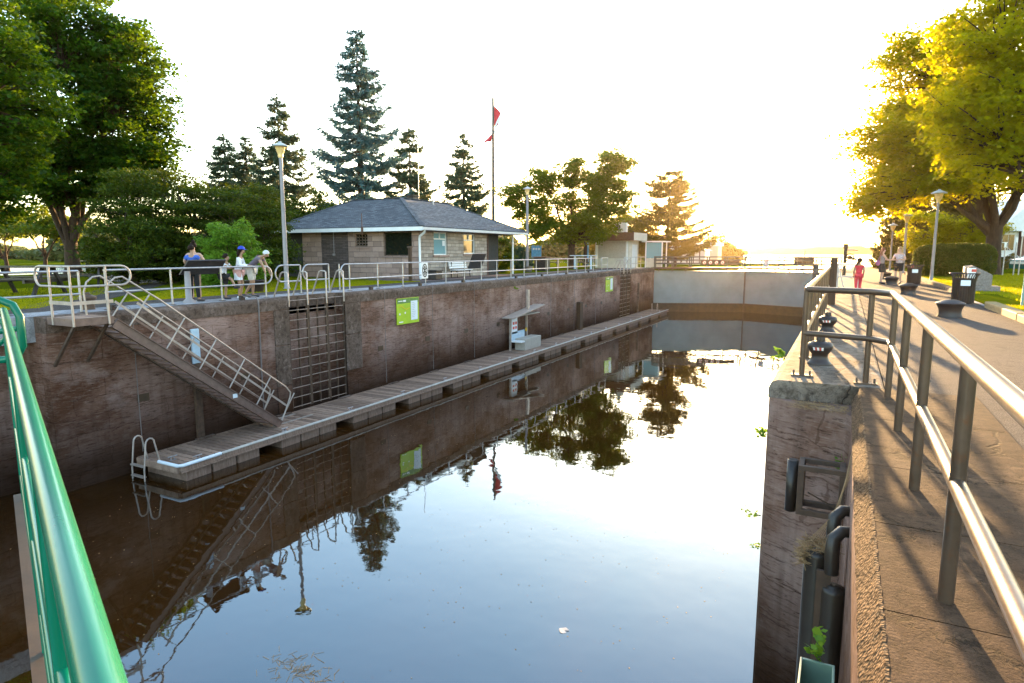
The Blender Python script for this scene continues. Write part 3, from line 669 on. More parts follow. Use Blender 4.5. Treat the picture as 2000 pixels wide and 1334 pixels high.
# ================================================================ trees
def limb(mb, a, bb, r0, r1, seed, n=5, wob=.12, rise=0):
    rr = random.Random(seed); a = Vector(a); bb = Vector(bb); L = (bb-a).length; pts = []; rs = []
    for i in range(n+1):
        t = i/n; p = a.lerp(bb, t)
        if 0 < i < n: p += Vector((rr.uniform(-1,1), rr.uniform(-1,1), rr.uniform(-.6,.6)))*L*wob*.35
        p.z += rise*L*math.sin(math.pi*t)*.5
        pts.append(p); rs.append(r0+(r1-r0)*t)
    mb.tube(pts, rs, 8); return pts
def broadleaf(name, label, cat, base, trunk_h, trunk_r, lobes, nclump, nleaf, lsize, leafm, barkm, seed, group=None, prim=6, crad=1.0, flat=.6, aspect=.7, up=.5, dens=.55, droop=.2):
    """lobes: (x,y,z,rx,ry,rz,weight) ellipsoids relative to base"""
    g = rng(seed); rr = random.Random(seed)
    t = thing(name, label, cat, base, group); B = Vector(base)
    cl = []
    ws = np.array([l[6] for l in lobes], float); ws /= ws.sum()
    for i in range(nclump):
        l = lobes[g.choice(len(lobes), p=ws)]
        d = g.normal(size=3); d /= np.linalg.norm(d); rad = dens + (1-dens)*g.random()**.7
        cl.append(np.array([B.x+l[0]+d[0]*l[3]*rad, B.y+l[1]+d[1]*l[4]*rad, B.z+l[2]+d[2]*l[5]*rad]))
    cl = np.array(cl); qs = []
    for c in cl:
        cr = crad*(.6+.7*g.random()); n = int(nleaf*(cr/crad)**2)
        p = g.normal(size=(n,3)); p /= np.linalg.norm(p,axis=1)[:,None]; p *= (g.random((n,1))**.45)
        # ragged twig-like arms out of each clump
        k = g.normal(size=(6,3)); k[:,2] *= .5; k /= np.linalg.norm(k,axis=1)[:,None]
        idx = g.integers(0,6,n); arm = g.random(n) < .38
        p[arm] = k[idx[arm]]*(.5+.95*g.random((arm.sum(),1))) + g.normal(size=(arm.sum(),3))*.13
        q = c + p*np.array([cr,cr,cr*flat])
        qs.append(leaf_quads(g, q, lsize, up, aspect, droop))
    soup('crown', np.concatenate(qs), leafm, t)
    w_ = MB()
    fork = B + V(0,0,trunk_h)
    w_.tube([B+V(0,0,-.3), B+V(0,0,.05), B+V(0,0,.5), B+V(rr.uniform(-.05,.05),rr.uniform(-.05,.05),trunk_h*.6), fork], [trunk_r*1.6,trunk_r*1.3,trunk_r*1.0,trunk_r*.85,trunk_r*.82], 14)
    # primary limbs towards groups of clumps
    cen = cl.mean(0); prims = []
    ctr = Vector(cen)
    sel = g.choice(len(cl), min(prim, len(cl)), replace=False); pts = cl[sel].copy()
    for _ in range(6):
        dd = np.linalg.norm(cl[:,None]-pts[None], axis=2); a = dd.argmin(1)
        for j in range(len(pts)):
            if (a==j).any(): pts[j] = cl[a==j].mean(0)
    for j in range(len(pts)):
        e = Vector(pts[j]); e = fork.lerp(e, .82)
        path = limb(w_, fork-V(0,0,.35+.5*rr.random()), e, trunk_r*.46, trunk_r*.12, seed*31+j, 6, .10, .10)
        for c in cl[a==j]:
            cv = Vector(c); q = min(path[1:], key=lambda p: (p-cv).length + (.0 if p.z < cv.z else .8))
            limb(w_, q, cv, max(.012,trunk_r*.14), .012, seed*77+int(abs(c[0])*97)%999, 3, .14, .05)
    w_.build('trunk', barkm, t)
    return t
def conifer(name, label, base, h, rad, leafm, seed, group=None, bottom=.08, nlev=26, spray=.55, droop=.25, open_=.0, per=6, dens=1.0, power=.85, cat='conifer', tipup=.25, irregular=.35):
    g = rng(seed); t = thing(name, label, cat, base, group); B = np.array(base); q = []; w_ = MB()
    w_.tube([V(*base)+V(0,0,-.3), V(*base)+V(0,0,h*.5), V(*base)+V(0,0,h*.985)], [h*.016+.06, h*.010+.03, .015], 8)
    for L in range(nlev):
        f = (L+.5*g.random())/nlev; z = h*(bottom+(1-bottom)*f)
        if z > h*.99: continue
        R0 = rad*((1-f)**power)*(1-.12*math.cos(L*2.1)) + .12
        nb = per + int(g.integers(0,3)); a0 = g.random()*6.28
        for k in range(nb):
            if g.random() < open_: continue
            z = h*(bottom+(1-bottom)*f)+g.normal()*h*.42/nlev; z = min(z, h*.985)
            a = a0 + 6.283*k/nb + g.normal()*.18; Lb = R0*(1.12-irregular*1.2*g.random()**1.4); d = np.array([math.cos(a), math.sin(a), 0]); s_ = np.array([-d[1], d[0], 0])
            m = 9; tt = np.linspace(0,1,m)
            zz = z + Lb*(-droop*np.sin(tt*2.2) + tipup*tt**2.5) + Lb*.10*(1-tt)*0
            P_ = B + d*tt[:,None]*Lb; P_[:,2] = B[2]+zz
            w_.tube([Vector(p) for p in P_[::2]], [.03*Lb/2+.012]*4+[.006], 4)
            ns = max(10, int(Lb*26*dens))
            u = g.random(ns)**.75*.95+.05
            c = B + d*(u*Lb)[:,None]; c[:,2] = B[2]+np.interp(u, tt, zz)
            sl = spray*(.45+.75*g.random(ns))*(1.15-.55*u)*min(1,Lb/1.6+.35)
            sg = np.where(g.random(ns)<.5,-1,1); ang = (.55+.55*g.random(ns))
            dv = d*np.cos(ang)[:,None] + s_*(np.sin(ang)*sg)[:,None]; dv[:,2] += -.12-.45*g.random(ns)*droop*2+.12*g.normal(size=ns)
            dv /= np.linalg.norm(dv,axis=1)[:,None]
            e = c + dv*sl[:,None]
            wv = np.cross(dv, [0,0,1.]) + g.normal(size=(ns,3))*.35; wv /= np.linalg.norm(wv,axis=1)[:,None]; wv *= (.05+.05*g.random((ns,1)))*(sl[:,None]/spray+.4)
            mid = c*.45+e*.55
            q.append(np.stack([c, mid+wv, e, mid-wv],1))
            # short fuzz twigs along every spray
            for rep in range(3):
                uu = .25+.7*g.random(ns); cc = c + dv*(sl*uu)[:,None]; d2 = dv + g.normal(size=(ns,3))*.75; d2 /= np.linalg.norm(d2,axis=1)[:,None]
                l2 = (.16+.12*g.random((ns,1)))*(.5+spray); w2 = np.cross(d2, g.normal(size=(ns,3))); w2 /= np.linalg.norm(w2,axis=1)[:,None]; w2 *= .028+.02*spray
                q.append(np.stack([cc, cc+d2*l2*.5+w2, cc+d2*l2, cc+d2*l2*.5-w2],1))
    n = 60; c = np.tile(B,(n,1)); c[:,2] += h*(.93+.075*g.random(n)); q.append(leaf_quads(g, c+g.normal(size=(n,3))*[.07,.07,.02], .28, .2, .3))
    soup('crown', np.concatenate(q), leafm, t); w_.build('trunk', M['bark2'], t); return t

def gp(px, dep, z=0):
    """ground point under image column px at view depth dep"""
    az = -YAW; f = Vector((math.sin(az), math.cos(az), 0)); r_ = Vector((math.cos(az), -math.sin(az), 0))
    k = (px-1000)/F_PX
    return f*dep*math.cos(PITCH)**0 + r_*dep*k + V(0,0,z)
# spruces behind the building
SG = 'spruces behind the stone building'
for lab, px, dep, h, rad, m, sd, kw in (
  ('tallest blue spruce, dense and broad, rising over the roof ridge', 712, 57, 20.3, 4.9, 'needle_blue', 1, dict(nlev=30, per=7, spray=.8, dens=1.1, power=.72, irregular=.5, open_=.12)),
  ('second tallest spruce with drooping tiers, behind the near lamp post', 560, 57, 14.9, 4.4, 'needle_green', 2, dict(nlev=20, per=7, droop=.40, spray=.7, open_=.12, dens=1.2, power=.75)),
  ('leftmost small spruce above the dark yews', 455, 60, 12.2, 3.2, 'needle_green', 3, dict(nlev=22, per=7, spray=.65, dens=1.2, power=.7)),
  ('slim spruce crowded just left of the drooping spruce', 496, 62, 12.4, 2.6, 'needle_green', 4, dict(nlev=22, per=7, spray=.65, dens=1.2, power=.7)),
  ('open spruce just right of the tallest, behind the roof antenna', 806, 58, 12.4, 3.7, 'needle_green', 5, dict(nlev=19, per=7, open_=.12, droop=.3, spray=.7, dens=1.2, power=.75)),
  ('solitary open spruce left of the flagpole', 908, 58, 11.9, 3.4, 'needle_green', 6, dict(nlev=19, per=7, open_=.1, droop=.35, spray=.65, dens=1.2, power=.75))):
    conifer('spruce_tree', lab, gp(px, dep, -.05), h, rad, M[m], 100+sd, SG, **kw)
broadleaf('tree', 'dark loose leafy tree between the two big spruces', 'tree', gp(612,50,-.05), 1.8, .22, [(0,0,4.3,2.5,2.5,2.6,1),(-1.2,0,3,1.8,1.8,2,.6),(1.6,0,3.2,1.6,1.6,1.9,.6)], 60, 190, .2, M['needle_dark'], M['bark'], 21, crad=.75)
broadleaf('tree', 'dark leafy undergrowth tree right behind the roof, under the tallest spruce', 'tree', gp(690,46,-.05), 1.5, .18, [(0,0,3.2,2.6,2.2,1.9,1),(2.2,0,2.6,1.6,1.6,1.5,.5)], 44, 190, .2, M['needle_dark'], M['bark'], 22, crad=.75)
# maple with the flat open crown, centre
broadleaf('maple_tree', 'broad maple with a gapped domed crown beside the second lamp post', 'tree', (-21.9,53.5,-.03), 2.6, .36,
   [(-3.0,-1.3,4.0,2.0,2.2,2.0,1.5),(-3.8,-1.8,6.2,1.7,1.7,1.2,.7),(-1.2,-.5,6.4,1.6,1.6,1.0,.6),(1.6,.8,3.6,2.4,2.3,1.6,1.0),(-.4,-.2,3.4,2.6,2.3,1.2,.9),(-4.9,-2.2,6.6,1.4,1.4,.8,.45),(-2.6,-1.2,8.0,1.4,1.6,1.0,.5),(.3,0,8.7,1.3,1.5,1.0,.45),(-.9,-.4,8.2,1.7,1.6,1.0,.6),(1.8,.8,7.2,1.6,1.5,1.3,.7),(3.4,1.6,8.8,1.5,1.6,1.7,.9),(3.0,1.4,5.9,2.1,2.3,2.2,1.6),(.5,.2,4.6,2.2,2.2,1.7,1.1)], 300, 210, .21, M['leaf_c'], M['bark'], 31, prim=8, crad=.82, flat=.62, dens=.45)
# hazy golden pine near the sun
conifer('pine_tree', 'golden backlit pine with flat ragged tiers nearest the sun glow', (-16.9,67.6,-.03), 9.9, 4.9, M['needle_gold'], 41, None, .10, 17, .8, .05, .12, 7, 1.35, .55, 'pine', .22, .45)
broadleaf('tree', 'hazy rounded tree between the centre maple and the booth', 'tree', gp(1180,72,-.03), 1.4, .2, [(0,0,3.0,3.4,3.0,2.2,1),(1.5,0,3.4,2,2,2,.6)], 50, 170, .24, M['needle_gold'], M['bark'], 42, crad=.9)
broadleaf('tree', 'olive tree directly behind the booth roof', 'tree', gp(1232,76,-.03), 1.4, .2, [(0,0,3.6,3.2,3.0,2.4,1)], 46, 170, .24, M['needle_gold'], M['bark'], 43, crad=.9)
for px, h, lab in ((1388,6.2,'largest hazy shrub tree at the island tip beside the sun glow'),(1408,4.8,'middle hazy shrub tree at the island tip'),(1431,2.6,'smallest lone hazy shrub at the very end of the tip'),(1362,5.0,'hazy shrub tree rising behind the white sheds')):
    broadleaf('tree', lab, 'tree', gp(px,140 if px>1400 else 128,-1), .8, .15, [(0,0,h*.55,h*.62,h*.6,h*.45,1)], 26, 120, .5, M['needle_gold'], M['bark'], px, 'hazy trees at the island tip', crad=1.3)
b = MB(); P0 = gp(1395,134,-1.5); b.lathe([(17,-.2),(16,.35),(0,.6)], P0, 24)
tag(b.build('islet', M['grass']), kind='structure')

# big dark maples, left
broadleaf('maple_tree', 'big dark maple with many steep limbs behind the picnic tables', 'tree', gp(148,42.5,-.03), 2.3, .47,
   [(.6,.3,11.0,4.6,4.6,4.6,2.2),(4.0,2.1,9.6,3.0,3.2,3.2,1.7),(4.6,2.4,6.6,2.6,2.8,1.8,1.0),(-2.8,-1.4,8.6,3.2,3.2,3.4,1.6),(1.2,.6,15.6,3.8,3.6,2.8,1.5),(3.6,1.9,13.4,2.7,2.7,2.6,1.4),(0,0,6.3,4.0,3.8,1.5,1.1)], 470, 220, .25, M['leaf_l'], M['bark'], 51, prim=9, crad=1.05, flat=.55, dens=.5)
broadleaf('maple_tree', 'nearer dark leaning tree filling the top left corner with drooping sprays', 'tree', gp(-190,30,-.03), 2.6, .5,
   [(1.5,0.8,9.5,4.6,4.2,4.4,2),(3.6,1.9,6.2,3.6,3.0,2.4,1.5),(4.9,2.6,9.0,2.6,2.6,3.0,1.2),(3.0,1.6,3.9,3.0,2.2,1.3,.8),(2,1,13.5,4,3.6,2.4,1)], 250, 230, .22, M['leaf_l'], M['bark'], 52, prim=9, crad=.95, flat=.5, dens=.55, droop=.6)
broadleaf('tree', 'low sunlit tree with crooked thin stems on the shore at far left', 'tree', gp(95,52,-.03), 1.5, .16, [(-1,0,4.0,3.2,2.4,1.3,1),(1.6,0,3.4,2,2,.9,.6)], 46, 150, .24, M['leaf_c'], M['bark'], 53, crad=.85, prim=5)
broadleaf('tree', 'second low shore tree seen under the big dark crown', 'tree', gp(20,55,-.03), 1.5, .16, [(0,0,3.9,3.4,2.6,1.4,1)], 40, 150, .24, M['leaf_c'], M['bark'], 54, crad=.9, prim=5)
# dark yews / cedars behind the visitors
def yew(label, px, dep, h, wd, seed, n=90):
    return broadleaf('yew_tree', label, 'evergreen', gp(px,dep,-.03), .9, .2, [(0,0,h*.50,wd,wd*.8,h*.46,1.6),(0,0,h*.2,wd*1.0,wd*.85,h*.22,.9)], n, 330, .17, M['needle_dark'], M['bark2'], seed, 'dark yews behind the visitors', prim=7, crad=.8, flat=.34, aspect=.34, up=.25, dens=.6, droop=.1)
yew('tall dark yew behind the visitors at the left panel, leftmost of its row', 262, 30, 5.4, 2.1, 61, 100)
yew('broad dark yew behind the boy at the railing', 345, 31.5, 5.7, 2.4, 62, 120)
yew('lower dark yew behind the bright green shrub', 432, 33, 5.4, 2.5, 63, 120)
yew('dark yew ending the row beside the near lamp post', 505, 35, 5.4, 2.1, 64, 100)
broadleaf('shrub', 'bright green rounded shrub behind the two visitors in blue cap and mauve shirt', 'shrub', gp(458,27.5,-.03), .4, .08, [(0,0,1.55,1.15,1.15,1.25,1),(0,0,.7,1.3,1.2,.8,.8)], 110, 260, .10, M['leaf_bright'], M['bark'], 65, crad=.36, flat=.7, dens=.75)
conifer('topiary', 'small cone shaped cedar right of the building porch', (-26,51.2,-.03), 1.95, 1.0, M['needle_green'], 66, None, .02, 22, .16, .05, 0, 12, 2.2, .6, 'shrub', .3, .1)
broadleaf('shrub', 'yellowish shrub against the brick end of the building', 'shrub', gp(982,48,-.03), .3, .06, [(0,0,1.3,.7,.7,1.4,1)], 50, 170, .11, M['leaf_c'], M['bark'], 67, crad=.36, dens=.6)

# right bank
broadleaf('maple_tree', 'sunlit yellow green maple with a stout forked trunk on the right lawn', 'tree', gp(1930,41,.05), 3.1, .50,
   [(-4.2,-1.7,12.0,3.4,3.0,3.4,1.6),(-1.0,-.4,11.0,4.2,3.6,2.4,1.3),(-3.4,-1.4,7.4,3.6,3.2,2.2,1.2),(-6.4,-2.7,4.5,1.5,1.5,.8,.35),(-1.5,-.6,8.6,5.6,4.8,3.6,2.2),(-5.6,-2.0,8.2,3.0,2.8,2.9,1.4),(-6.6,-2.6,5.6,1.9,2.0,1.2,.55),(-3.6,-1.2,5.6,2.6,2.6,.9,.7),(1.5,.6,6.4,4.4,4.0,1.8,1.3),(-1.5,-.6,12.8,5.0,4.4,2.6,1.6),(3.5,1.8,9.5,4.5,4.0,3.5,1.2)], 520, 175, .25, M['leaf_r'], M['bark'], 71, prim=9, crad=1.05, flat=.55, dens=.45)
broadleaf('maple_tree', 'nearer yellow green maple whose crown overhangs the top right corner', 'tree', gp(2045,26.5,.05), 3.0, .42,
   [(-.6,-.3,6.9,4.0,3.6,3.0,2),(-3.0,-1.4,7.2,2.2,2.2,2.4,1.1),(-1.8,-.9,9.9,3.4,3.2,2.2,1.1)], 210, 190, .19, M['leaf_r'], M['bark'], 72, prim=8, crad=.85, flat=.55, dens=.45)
conifer('spruce_tree', 'brownish backlit spruce beyond the two talking women', gp(1764,60,.05), 8.8, 2.7, M['needle_gold'], 73, None, .02, 34, .7, .3, .0, 9, 1.6, .6)
conifer('spruce_tree', 'second backlit spruce behind the hedge and the tall lamp', gp(1862,56,.05), 8.6, 3.4, M['needle_gold'], 74, None, .03, 28, .7, .35, .0, 8, 1.5, .65)
broadleaf('tree', 'small bright tree with low foliage between lamp post and spruce', 'tree', gp(1800,49,.05), 1.0, .14, [(0,0,2.9,1.5,1.5,1.8,1),(.9,0,1.6,1.3,1.2,1,.6)], 60, 190, .17, M['leaf_r'], M['bark'], 75, crad=.6)
broadleaf('tree', 'ornamental tree in front of the brick house, half hidden by the hedge', 'tree', gp(1893,47,.05), 1.2, .14, [(0,0,2.9,1.6,1.6,1.3,1)], 46, 190, .16, M['leaf_r'], M['bark'], 76, crad=.6)
# clipped hedge
hg = thing('hedge', 'long clipped dark hedge behind the path on the right lawn', 'hedge', gp(1850,37.5,.05))
g = rng(81); q = []
for px, dep, rx, rz in ((1812,38.5,.95,.95),(1840,38.0,1.15,1.02),(1868,37.5,1.2,1.05),(1893,37.2,1.1,1.02)):
    c = np.array(gp(px,dep,.95)); n = 9000
    p = g.normal(size=(n,3)); p = np.sign(p)*np.abs(p)**.7; p /= (np.abs(p)**3).sum(1)[:,None]**(1/3); p *= .93+.1*g.random((n,1))
    q.append(leaf_quads(g, c+p*np.array([rx,rx*.8,rz]), .10, .2, .7))
soup('crown', np.concatenate(q), M['hedge'], hg)
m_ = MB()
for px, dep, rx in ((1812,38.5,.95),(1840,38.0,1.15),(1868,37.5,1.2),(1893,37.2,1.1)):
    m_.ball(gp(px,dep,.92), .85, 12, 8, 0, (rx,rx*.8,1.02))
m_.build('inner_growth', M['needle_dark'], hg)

# grass tufts on the lawns (ground cover)
def tufts(name, polyfn, n, seed, h, z, m):
    g = rng(seed); c = polyfn(g, n); n = len(c); a = g.random(n)*6.283; hh = h*(.5+.8*g.random(n)); wv = np.stack([np.cos(a), np.sin(a), np.zeros(n)],1)*.012
    lean = g.normal(size=(n,3))*.35; lean[:,2] = 1; base = np.column_stack([c, np.full(n, z)])
    tip = base + lean*hh[:,None]; mid = (base+tip)/2
    o = soup(name, np.stack([base-wv, base+wv, tip, mid-wv*.8],1), m); return tag(o, kind='stuff')
def right_lawn(g, n):
    u = g.random(n)**1.6; y = 15+u*38; x = 3.72+g.random(n)**1.3*(3.5+u*9); k = ~((y > 21.3) & (y < 27) & (x < 4.6)); return np.column_stack([x,y])[k]
tufts('grass', right_lawn, 90000, 91, .06, .05, M['blade'])
def left_lawn(g, n):
    y = 6+g.random(n)*26; x = -19.45-g.random(n)**1.5*11; k = (y < 27) & (np.abs((y-10.5)-(-19.4-x)*.95) > 1.2); return np.column_stack([x,y])[k]
tufts('grass', left_lawn, 80000, 92, .05, -.03, M['blade'])
# weeds growing from the walls
def weed(label, c, seed, n=34, r=.16, ls=.07, dirv=(-1,0,.3)):
    g = rng(seed); t = thing('weed', label, 'weed', c, None); qs = []; s = MB(); d0 = Vector(dirv).normalized()
    for k in range(5):
        e = Vector(c) + (d0 + Vector(g.normal(size=3))*.45).normalized()*r*(.6+.7*g.random())
        s.tube([Vector(c), (Vector(c)+e)/2+V(0,0,-.015), e], [.003,.002,.0015], 4)
        pts = np.array([Vector(c).lerp(e, .35+.65*g.random()) for _ in range(n//5)]); qs.append(leaf_quads(g, pts+g.normal(size=pts.shape)*.018, ls, .2, .65))
    soup('leaves', np.concatenate(qs), M['leaf_bright'], t); s.build('stem', M['leaf_bright'], t); return t
weed('leafy weed on the pillar edge, topmost of those over the water', (-.735,8.13,-.74), 1, 60, .13, .05)
weed('sparse weed sprig halfway down the pillar edge', (-.735,8.1,-1.75), 2, 30, .20, .045)
weed('small weed low on the pillar edge', (-.735,8.1,-2.15), 3, 34, .10, .04)
weed('yellow green weed on the coping beyond the corner post', (-.735,10.6,-.12), 4, 80, .24, .06, (-.8,-.3,.5))
weed('pointed leafed seedling on the pale green gate corner', (.02,4.3,-1.08), 5, 44, .17, .055, (.1,-.3,1))
weed('faint weed inside the recess near the wall corner', (.10,7.4,-.75), 6, 30, .14, .04, (-.5,-.5,.4))
weed('yellowish tuft at the top of the far wall below the railing', (XL+.03,31.3,-.45), 7, 60, .22, .08, (1,0,-.2))

# ================================================================ stone building
XF, YF = -20.9, 29.0            # wall planes facing the lock and facing the camera
HE = 2.86                        # eave height
def wall_open(mb, axis, c, u0, u1, z0, z1, ops, depth, mi=0, inward=1):
    """vertical wall sheet at axis=c with rectangular holes and reveals; inward = sign of the direction into the building"""
    us = sorted({u0,u1,*[o[0] for o in ops],*[o[1] for o in ops]}); zs = sorted({z0,z1,*[o[2] for o in ops],*[o[3] for o in ops]})
    P = (lambda u,z,d=0: (c+d*inward,u,z)) if axis == 'x' else (lambda u,z,d=0: (u,c+d*inward,z))
    for i in range(len(us)-1):
        for j in range(len(zs)-1):
            um, zm = (us[i]+us[i+1])/2, (zs[j]+zs[j+1])/2
            if any(o[0]<um<o[1] and o[2]<zm<o[3] for o in ops): continue
            for d in (0, depth): mb.add([P(us[i],zs[j],d),P(us[i+1],zs[j],d),P(us[i+1],zs[j+1],d),P(us[i],zs[j+1],d)], [(0,1,2,3)], mi)
    for a,b_,e,f in ops:
        for p,q in (((a,e),(b_,e)),((b_,e),(b_,f)),((b_,f),(a,f)),((a,f),(a,e))):
            mb.add([P(*p,0),P(*q,0),P(*q,depth),P(*p,depth)], [(0,1,2,3)], mi)
bd = thing('stone_building', 'low stone service building with a blue grey hip roof behind the far railing', 'building', (-25,34,0))
g = MB(); wall_open(g, 'y', YF, -24.15, XF, -.1, 2.80, [(-23.43,-21.44,1.27,2.62)], .22); wall_open(g, 'y', YF, -26.05, -24.15, -.1, 2.8, [(-25.51,-24.58,1.82,2.53)], .22)
g.build('side_wall', M['stone_pink'], bd)
g = MB(); wall_open(g, 'y', YF, -29.7, -28.1, -.1, 2.8, [], .22); g.build('corner_wall', M['stone_pink'], bd)
g = MB(); g.box(-28.1,-26.05,YF-.04,YF+.3,-.1,2.80); g.build('stone_panel', M['stone_dark'], bd)
g = MB(); wall_open(g, 'x', XF, YF, 36.5, -.1, 2.80, [(30.35,31.75,1.32,2.62),(33.55,34.95,1.38,2.60)], .22, inward=-1); g.build('front_wall', M['stone_grey'], bd)
g = MB(); g.box(-31.9,-22.0,38.9,39.1,-.1,2.8); g.box(-22.0,-20.9,36.4,36.6,-.1,2.78); g.box(-22.12,-21.98,36.6,39.1,-.1,2.78); g.box(-31.9,-31.7,YF,38.9,-.1,2.8); g.build('brick_wall', M['brick'], bd)
g = MB(); g.box(-31.6,-29.7,YF+.6,YF+.7,-.1,2.8); g.build('recessed_wall', M['grey_door'], bd)
MB().box(-31.35,-30.4,YF+.5,YF+.57,.55,2.4).build('door', M['door'], bd); MB().box(-31.35,-30.4,YF+.4,YF+.57,-.05,.54).build('vent_box', M['brown'], bd)
dd = MB().box(-30.3,-29.75,YF+.48,YF+.57,-.05,2.42).build('door', M['grey_door'], bd)
MB().box(-30.12,-29.98,YF+.45,YF+.478,1.6,2.0).build('notice', M['paper'], dd)
g = MB(); g.box(-31.5,XF-.3,YF+.25,38.5,-.05,2.75); o = g.build('interior', M['interior'], bd)
# solid dark block; the dimness of the rooms is put into its colour
me = o.data
# windows
def window(axis, c, a, b_, e, f, m, mull=(), trans=(), fr=.06, inward=1, depth=.14, sill=True, fm='white'):
    P = (lambda u0,u1,d0,d1,z0,z1: (min(c+d0*inward,c+d1*inward),max(c+d0*inward,c+d1*inward),u0,u1,z0,z1)) if axis=='x' else (lambda u0,u1,d0,d1,z0,z1: (u0,u1,min(c+d0*inward,c+d1*inward),max(c+d0*inward,c+d1*inward),z0,z1))
    g = MB(); d0, d1 = depth-.06, depth+.02
    g.box(*P(a,b_,d0,d1,e,e+fr)); g.box(*P(a,b_,d0,d1,f-fr,f)); g.box(*P(a,a+fr,d0,d1,e+fr,f-fr)); g.box(*P(b_-fr,b_,d0,d1,e+fr,f-fr))
    for u in mull: g.box(*P(u-.02,u+.02,d0+.005,d1-.005,e+fr,f-fr))
    for z in trans: g.box(*P(a+fr,b_-fr,d0+.01,d1-.01,z-.03,z+.03))
    wdw = g.build('window', M[fm], bd)
    MB().box(*P(a+fr,b_-fr,depth-.01,depth,e+fr,f-fr)).build('pane', M[m], wdw)
    if sill: MB().box(*P(a-.12,b_+.12,-.07,.08,e-.10,e-.004)).build('sill', M['stone_pink'], wdw)
    return wdw
window('x', XF, 30.35,31.75,1.32,2.62,'glass_cyan',(31.05,) if False else (),(2.24,),inward=-1)
w1 = window('x', XF, 33.55,34.95,1.38,2.60,'glass',(),(2.22,),inward=-1)
for y in (31.05,34.25): MB().box(XF-.16,XF-.06,y-.02,y+.02,2.27,2.56).build('mullion', M['white'], bd)
MB().box(XF-.10,XF-.09,31.35,31.62,1.85,2.15).build('notice', M['paper'], bd)
window('y', YF, -23.43,-21.44,1.27,2.62,'glass_dark',fm='coping')
window('y', YF, -25.51,-24.58,1.82,2.53,'glass_dark',(-25.27,-25.04,-24.81),(2.0,2.17,2.34),fm='coping')
MB().box(-21.985,-21.9,36.9,38.0,1.45,2.45).build('notice_case', M['white'], bd)
MB().box(-21.985,-21.6,36.75,38.2,1.15,1.40).build('shelf', M['coping'], bd)
# roof: L shaped hip
E0x, E0y = -20.25, 28.35; w_ = 5.74; zr = 4.94; ze = HE
g = MB()
A=(E0x,E0y,ze); Bp=(E0x-w_,E0y+w_,zr); C1=(-31.9,E0y,ze); D1=(-30.0,E0y+w_,zr); E1=(E0x,40.9,ze); F1=(E0x-w_,39.4,zr)
G1=(-31.9,E0y+2*w_,ze); H1=(E0x-2*w_,E0y+2*w_,ze); I1=(E0x-2*w_,40.9,ze)
g.add([C1,A,Bp,D1],[(0,1,2,3)]); g.add([A,E1,F1,Bp],[(0,1,2,3)]); g.add([E1,I1,F1],[(0,1,2)]); g.add([C1,D1,G1],[(0,1,2)])
g.add([D1,Bp,H1,G1],[(0,1,2,3)]); g.add([Bp,F1,I1,H1],[(0,1,2,3)])
rf = g.build('roof', M['shingle'], bd)
sm = rf.modifiers.new('thick', 'SOLIDIFY'); sm.thickness = .06; sm.offset = 0
g = MB()
for a, c in ((A,Bp),(Bp,F1),(Bp,D1),(F1,E1),(C1,D1)):
    a_=Vector(a)+V(0,0,.05); c_=Vector(c)+V(0,0,.05); g.beam(a_,c_,.26,.05)
g.build('ridge_cap', M['shingle'], rf)
g = MB(); g.box(-31.9,E0x+.02,E0y-.03,E0y+.0,ze-.22,ze-.01); g.box(-31.9,-31.87,E0y,39.8,ze-.22,ze-.01); g.build('fascia', M['white'], rf)
g = MB(); g.profile([(E0x+.0,ze-.20),(E0x+.10,ze-.18),(E0x+.13,ze-.04),(E0x+.0,ze-.04)], E0y-.03, 40.93); g.build('gutter', M['white'], rf)
g = MB(); g.box(-31.85,E0x-.01,E0y+.01,YF+.0,ze-.20,ze-.17); g.box(XF,E0x-.01,YF,40.88,ze-.20,ze-.17); g.box(-22.0,XF,36.6,40.88,ze-.20,ze-.17); g.build('soffit', M['coping'], rf)
g = MB(); g.tube([V(E0x+.02,E0y+.18,ze-.2), V(E0x-.05,E0y+.25,ze-.32), V(XF+.12,YF-.15,ze-.50), V(XF+.06,YF-.10,ze-.66), V(XF+.06,YF-.10,.15), V(XF+.22,YF-.28,.06)], .065, 10); g.build('downpipe', M['white'], bd)
MB().tube([V(E0x-.4,39.6,-.02),V(E0x-.4,39.6,ze-.19)],.06,10).build('porch_post', M['white'], bd)
g = MB(); g.box(-26.75,-26.2,35.7,36.3,4.7,5.25); g.box(-26.85,-26.1,35.6,36.4,5.25,5.31); g.build('chimney', M['panel_back'], rf)
g = MB(); g.tube([V(-25.95,36,4.7),V(-25.95,36,8.6)],.022,6); g.tube([V(-25.2,36.6,4.6),V(-25.2,36.6,5.15)],.06,8); g.build('antenna', M['galv'], rf)
g = MB(); g.tube([V(-24.35,E0y-.06,2.45),V(-24.35,E0y-.06,3.65)],.025,6); g.box(-24.42,-24.28,E0y-.07,E0y-.03,2.62,2.9); g.build('eave_pole', M['brown'], rf)
g = MB(); g.tube([V(-27.1,YF-.06,1.35),V(-27.1,YF-.06,2.66)],.02,6); g.box(-27.17,-27.03,YF-.12,YF-.045,1.28,1.4); g.build('conduit', M['pole'], bd)

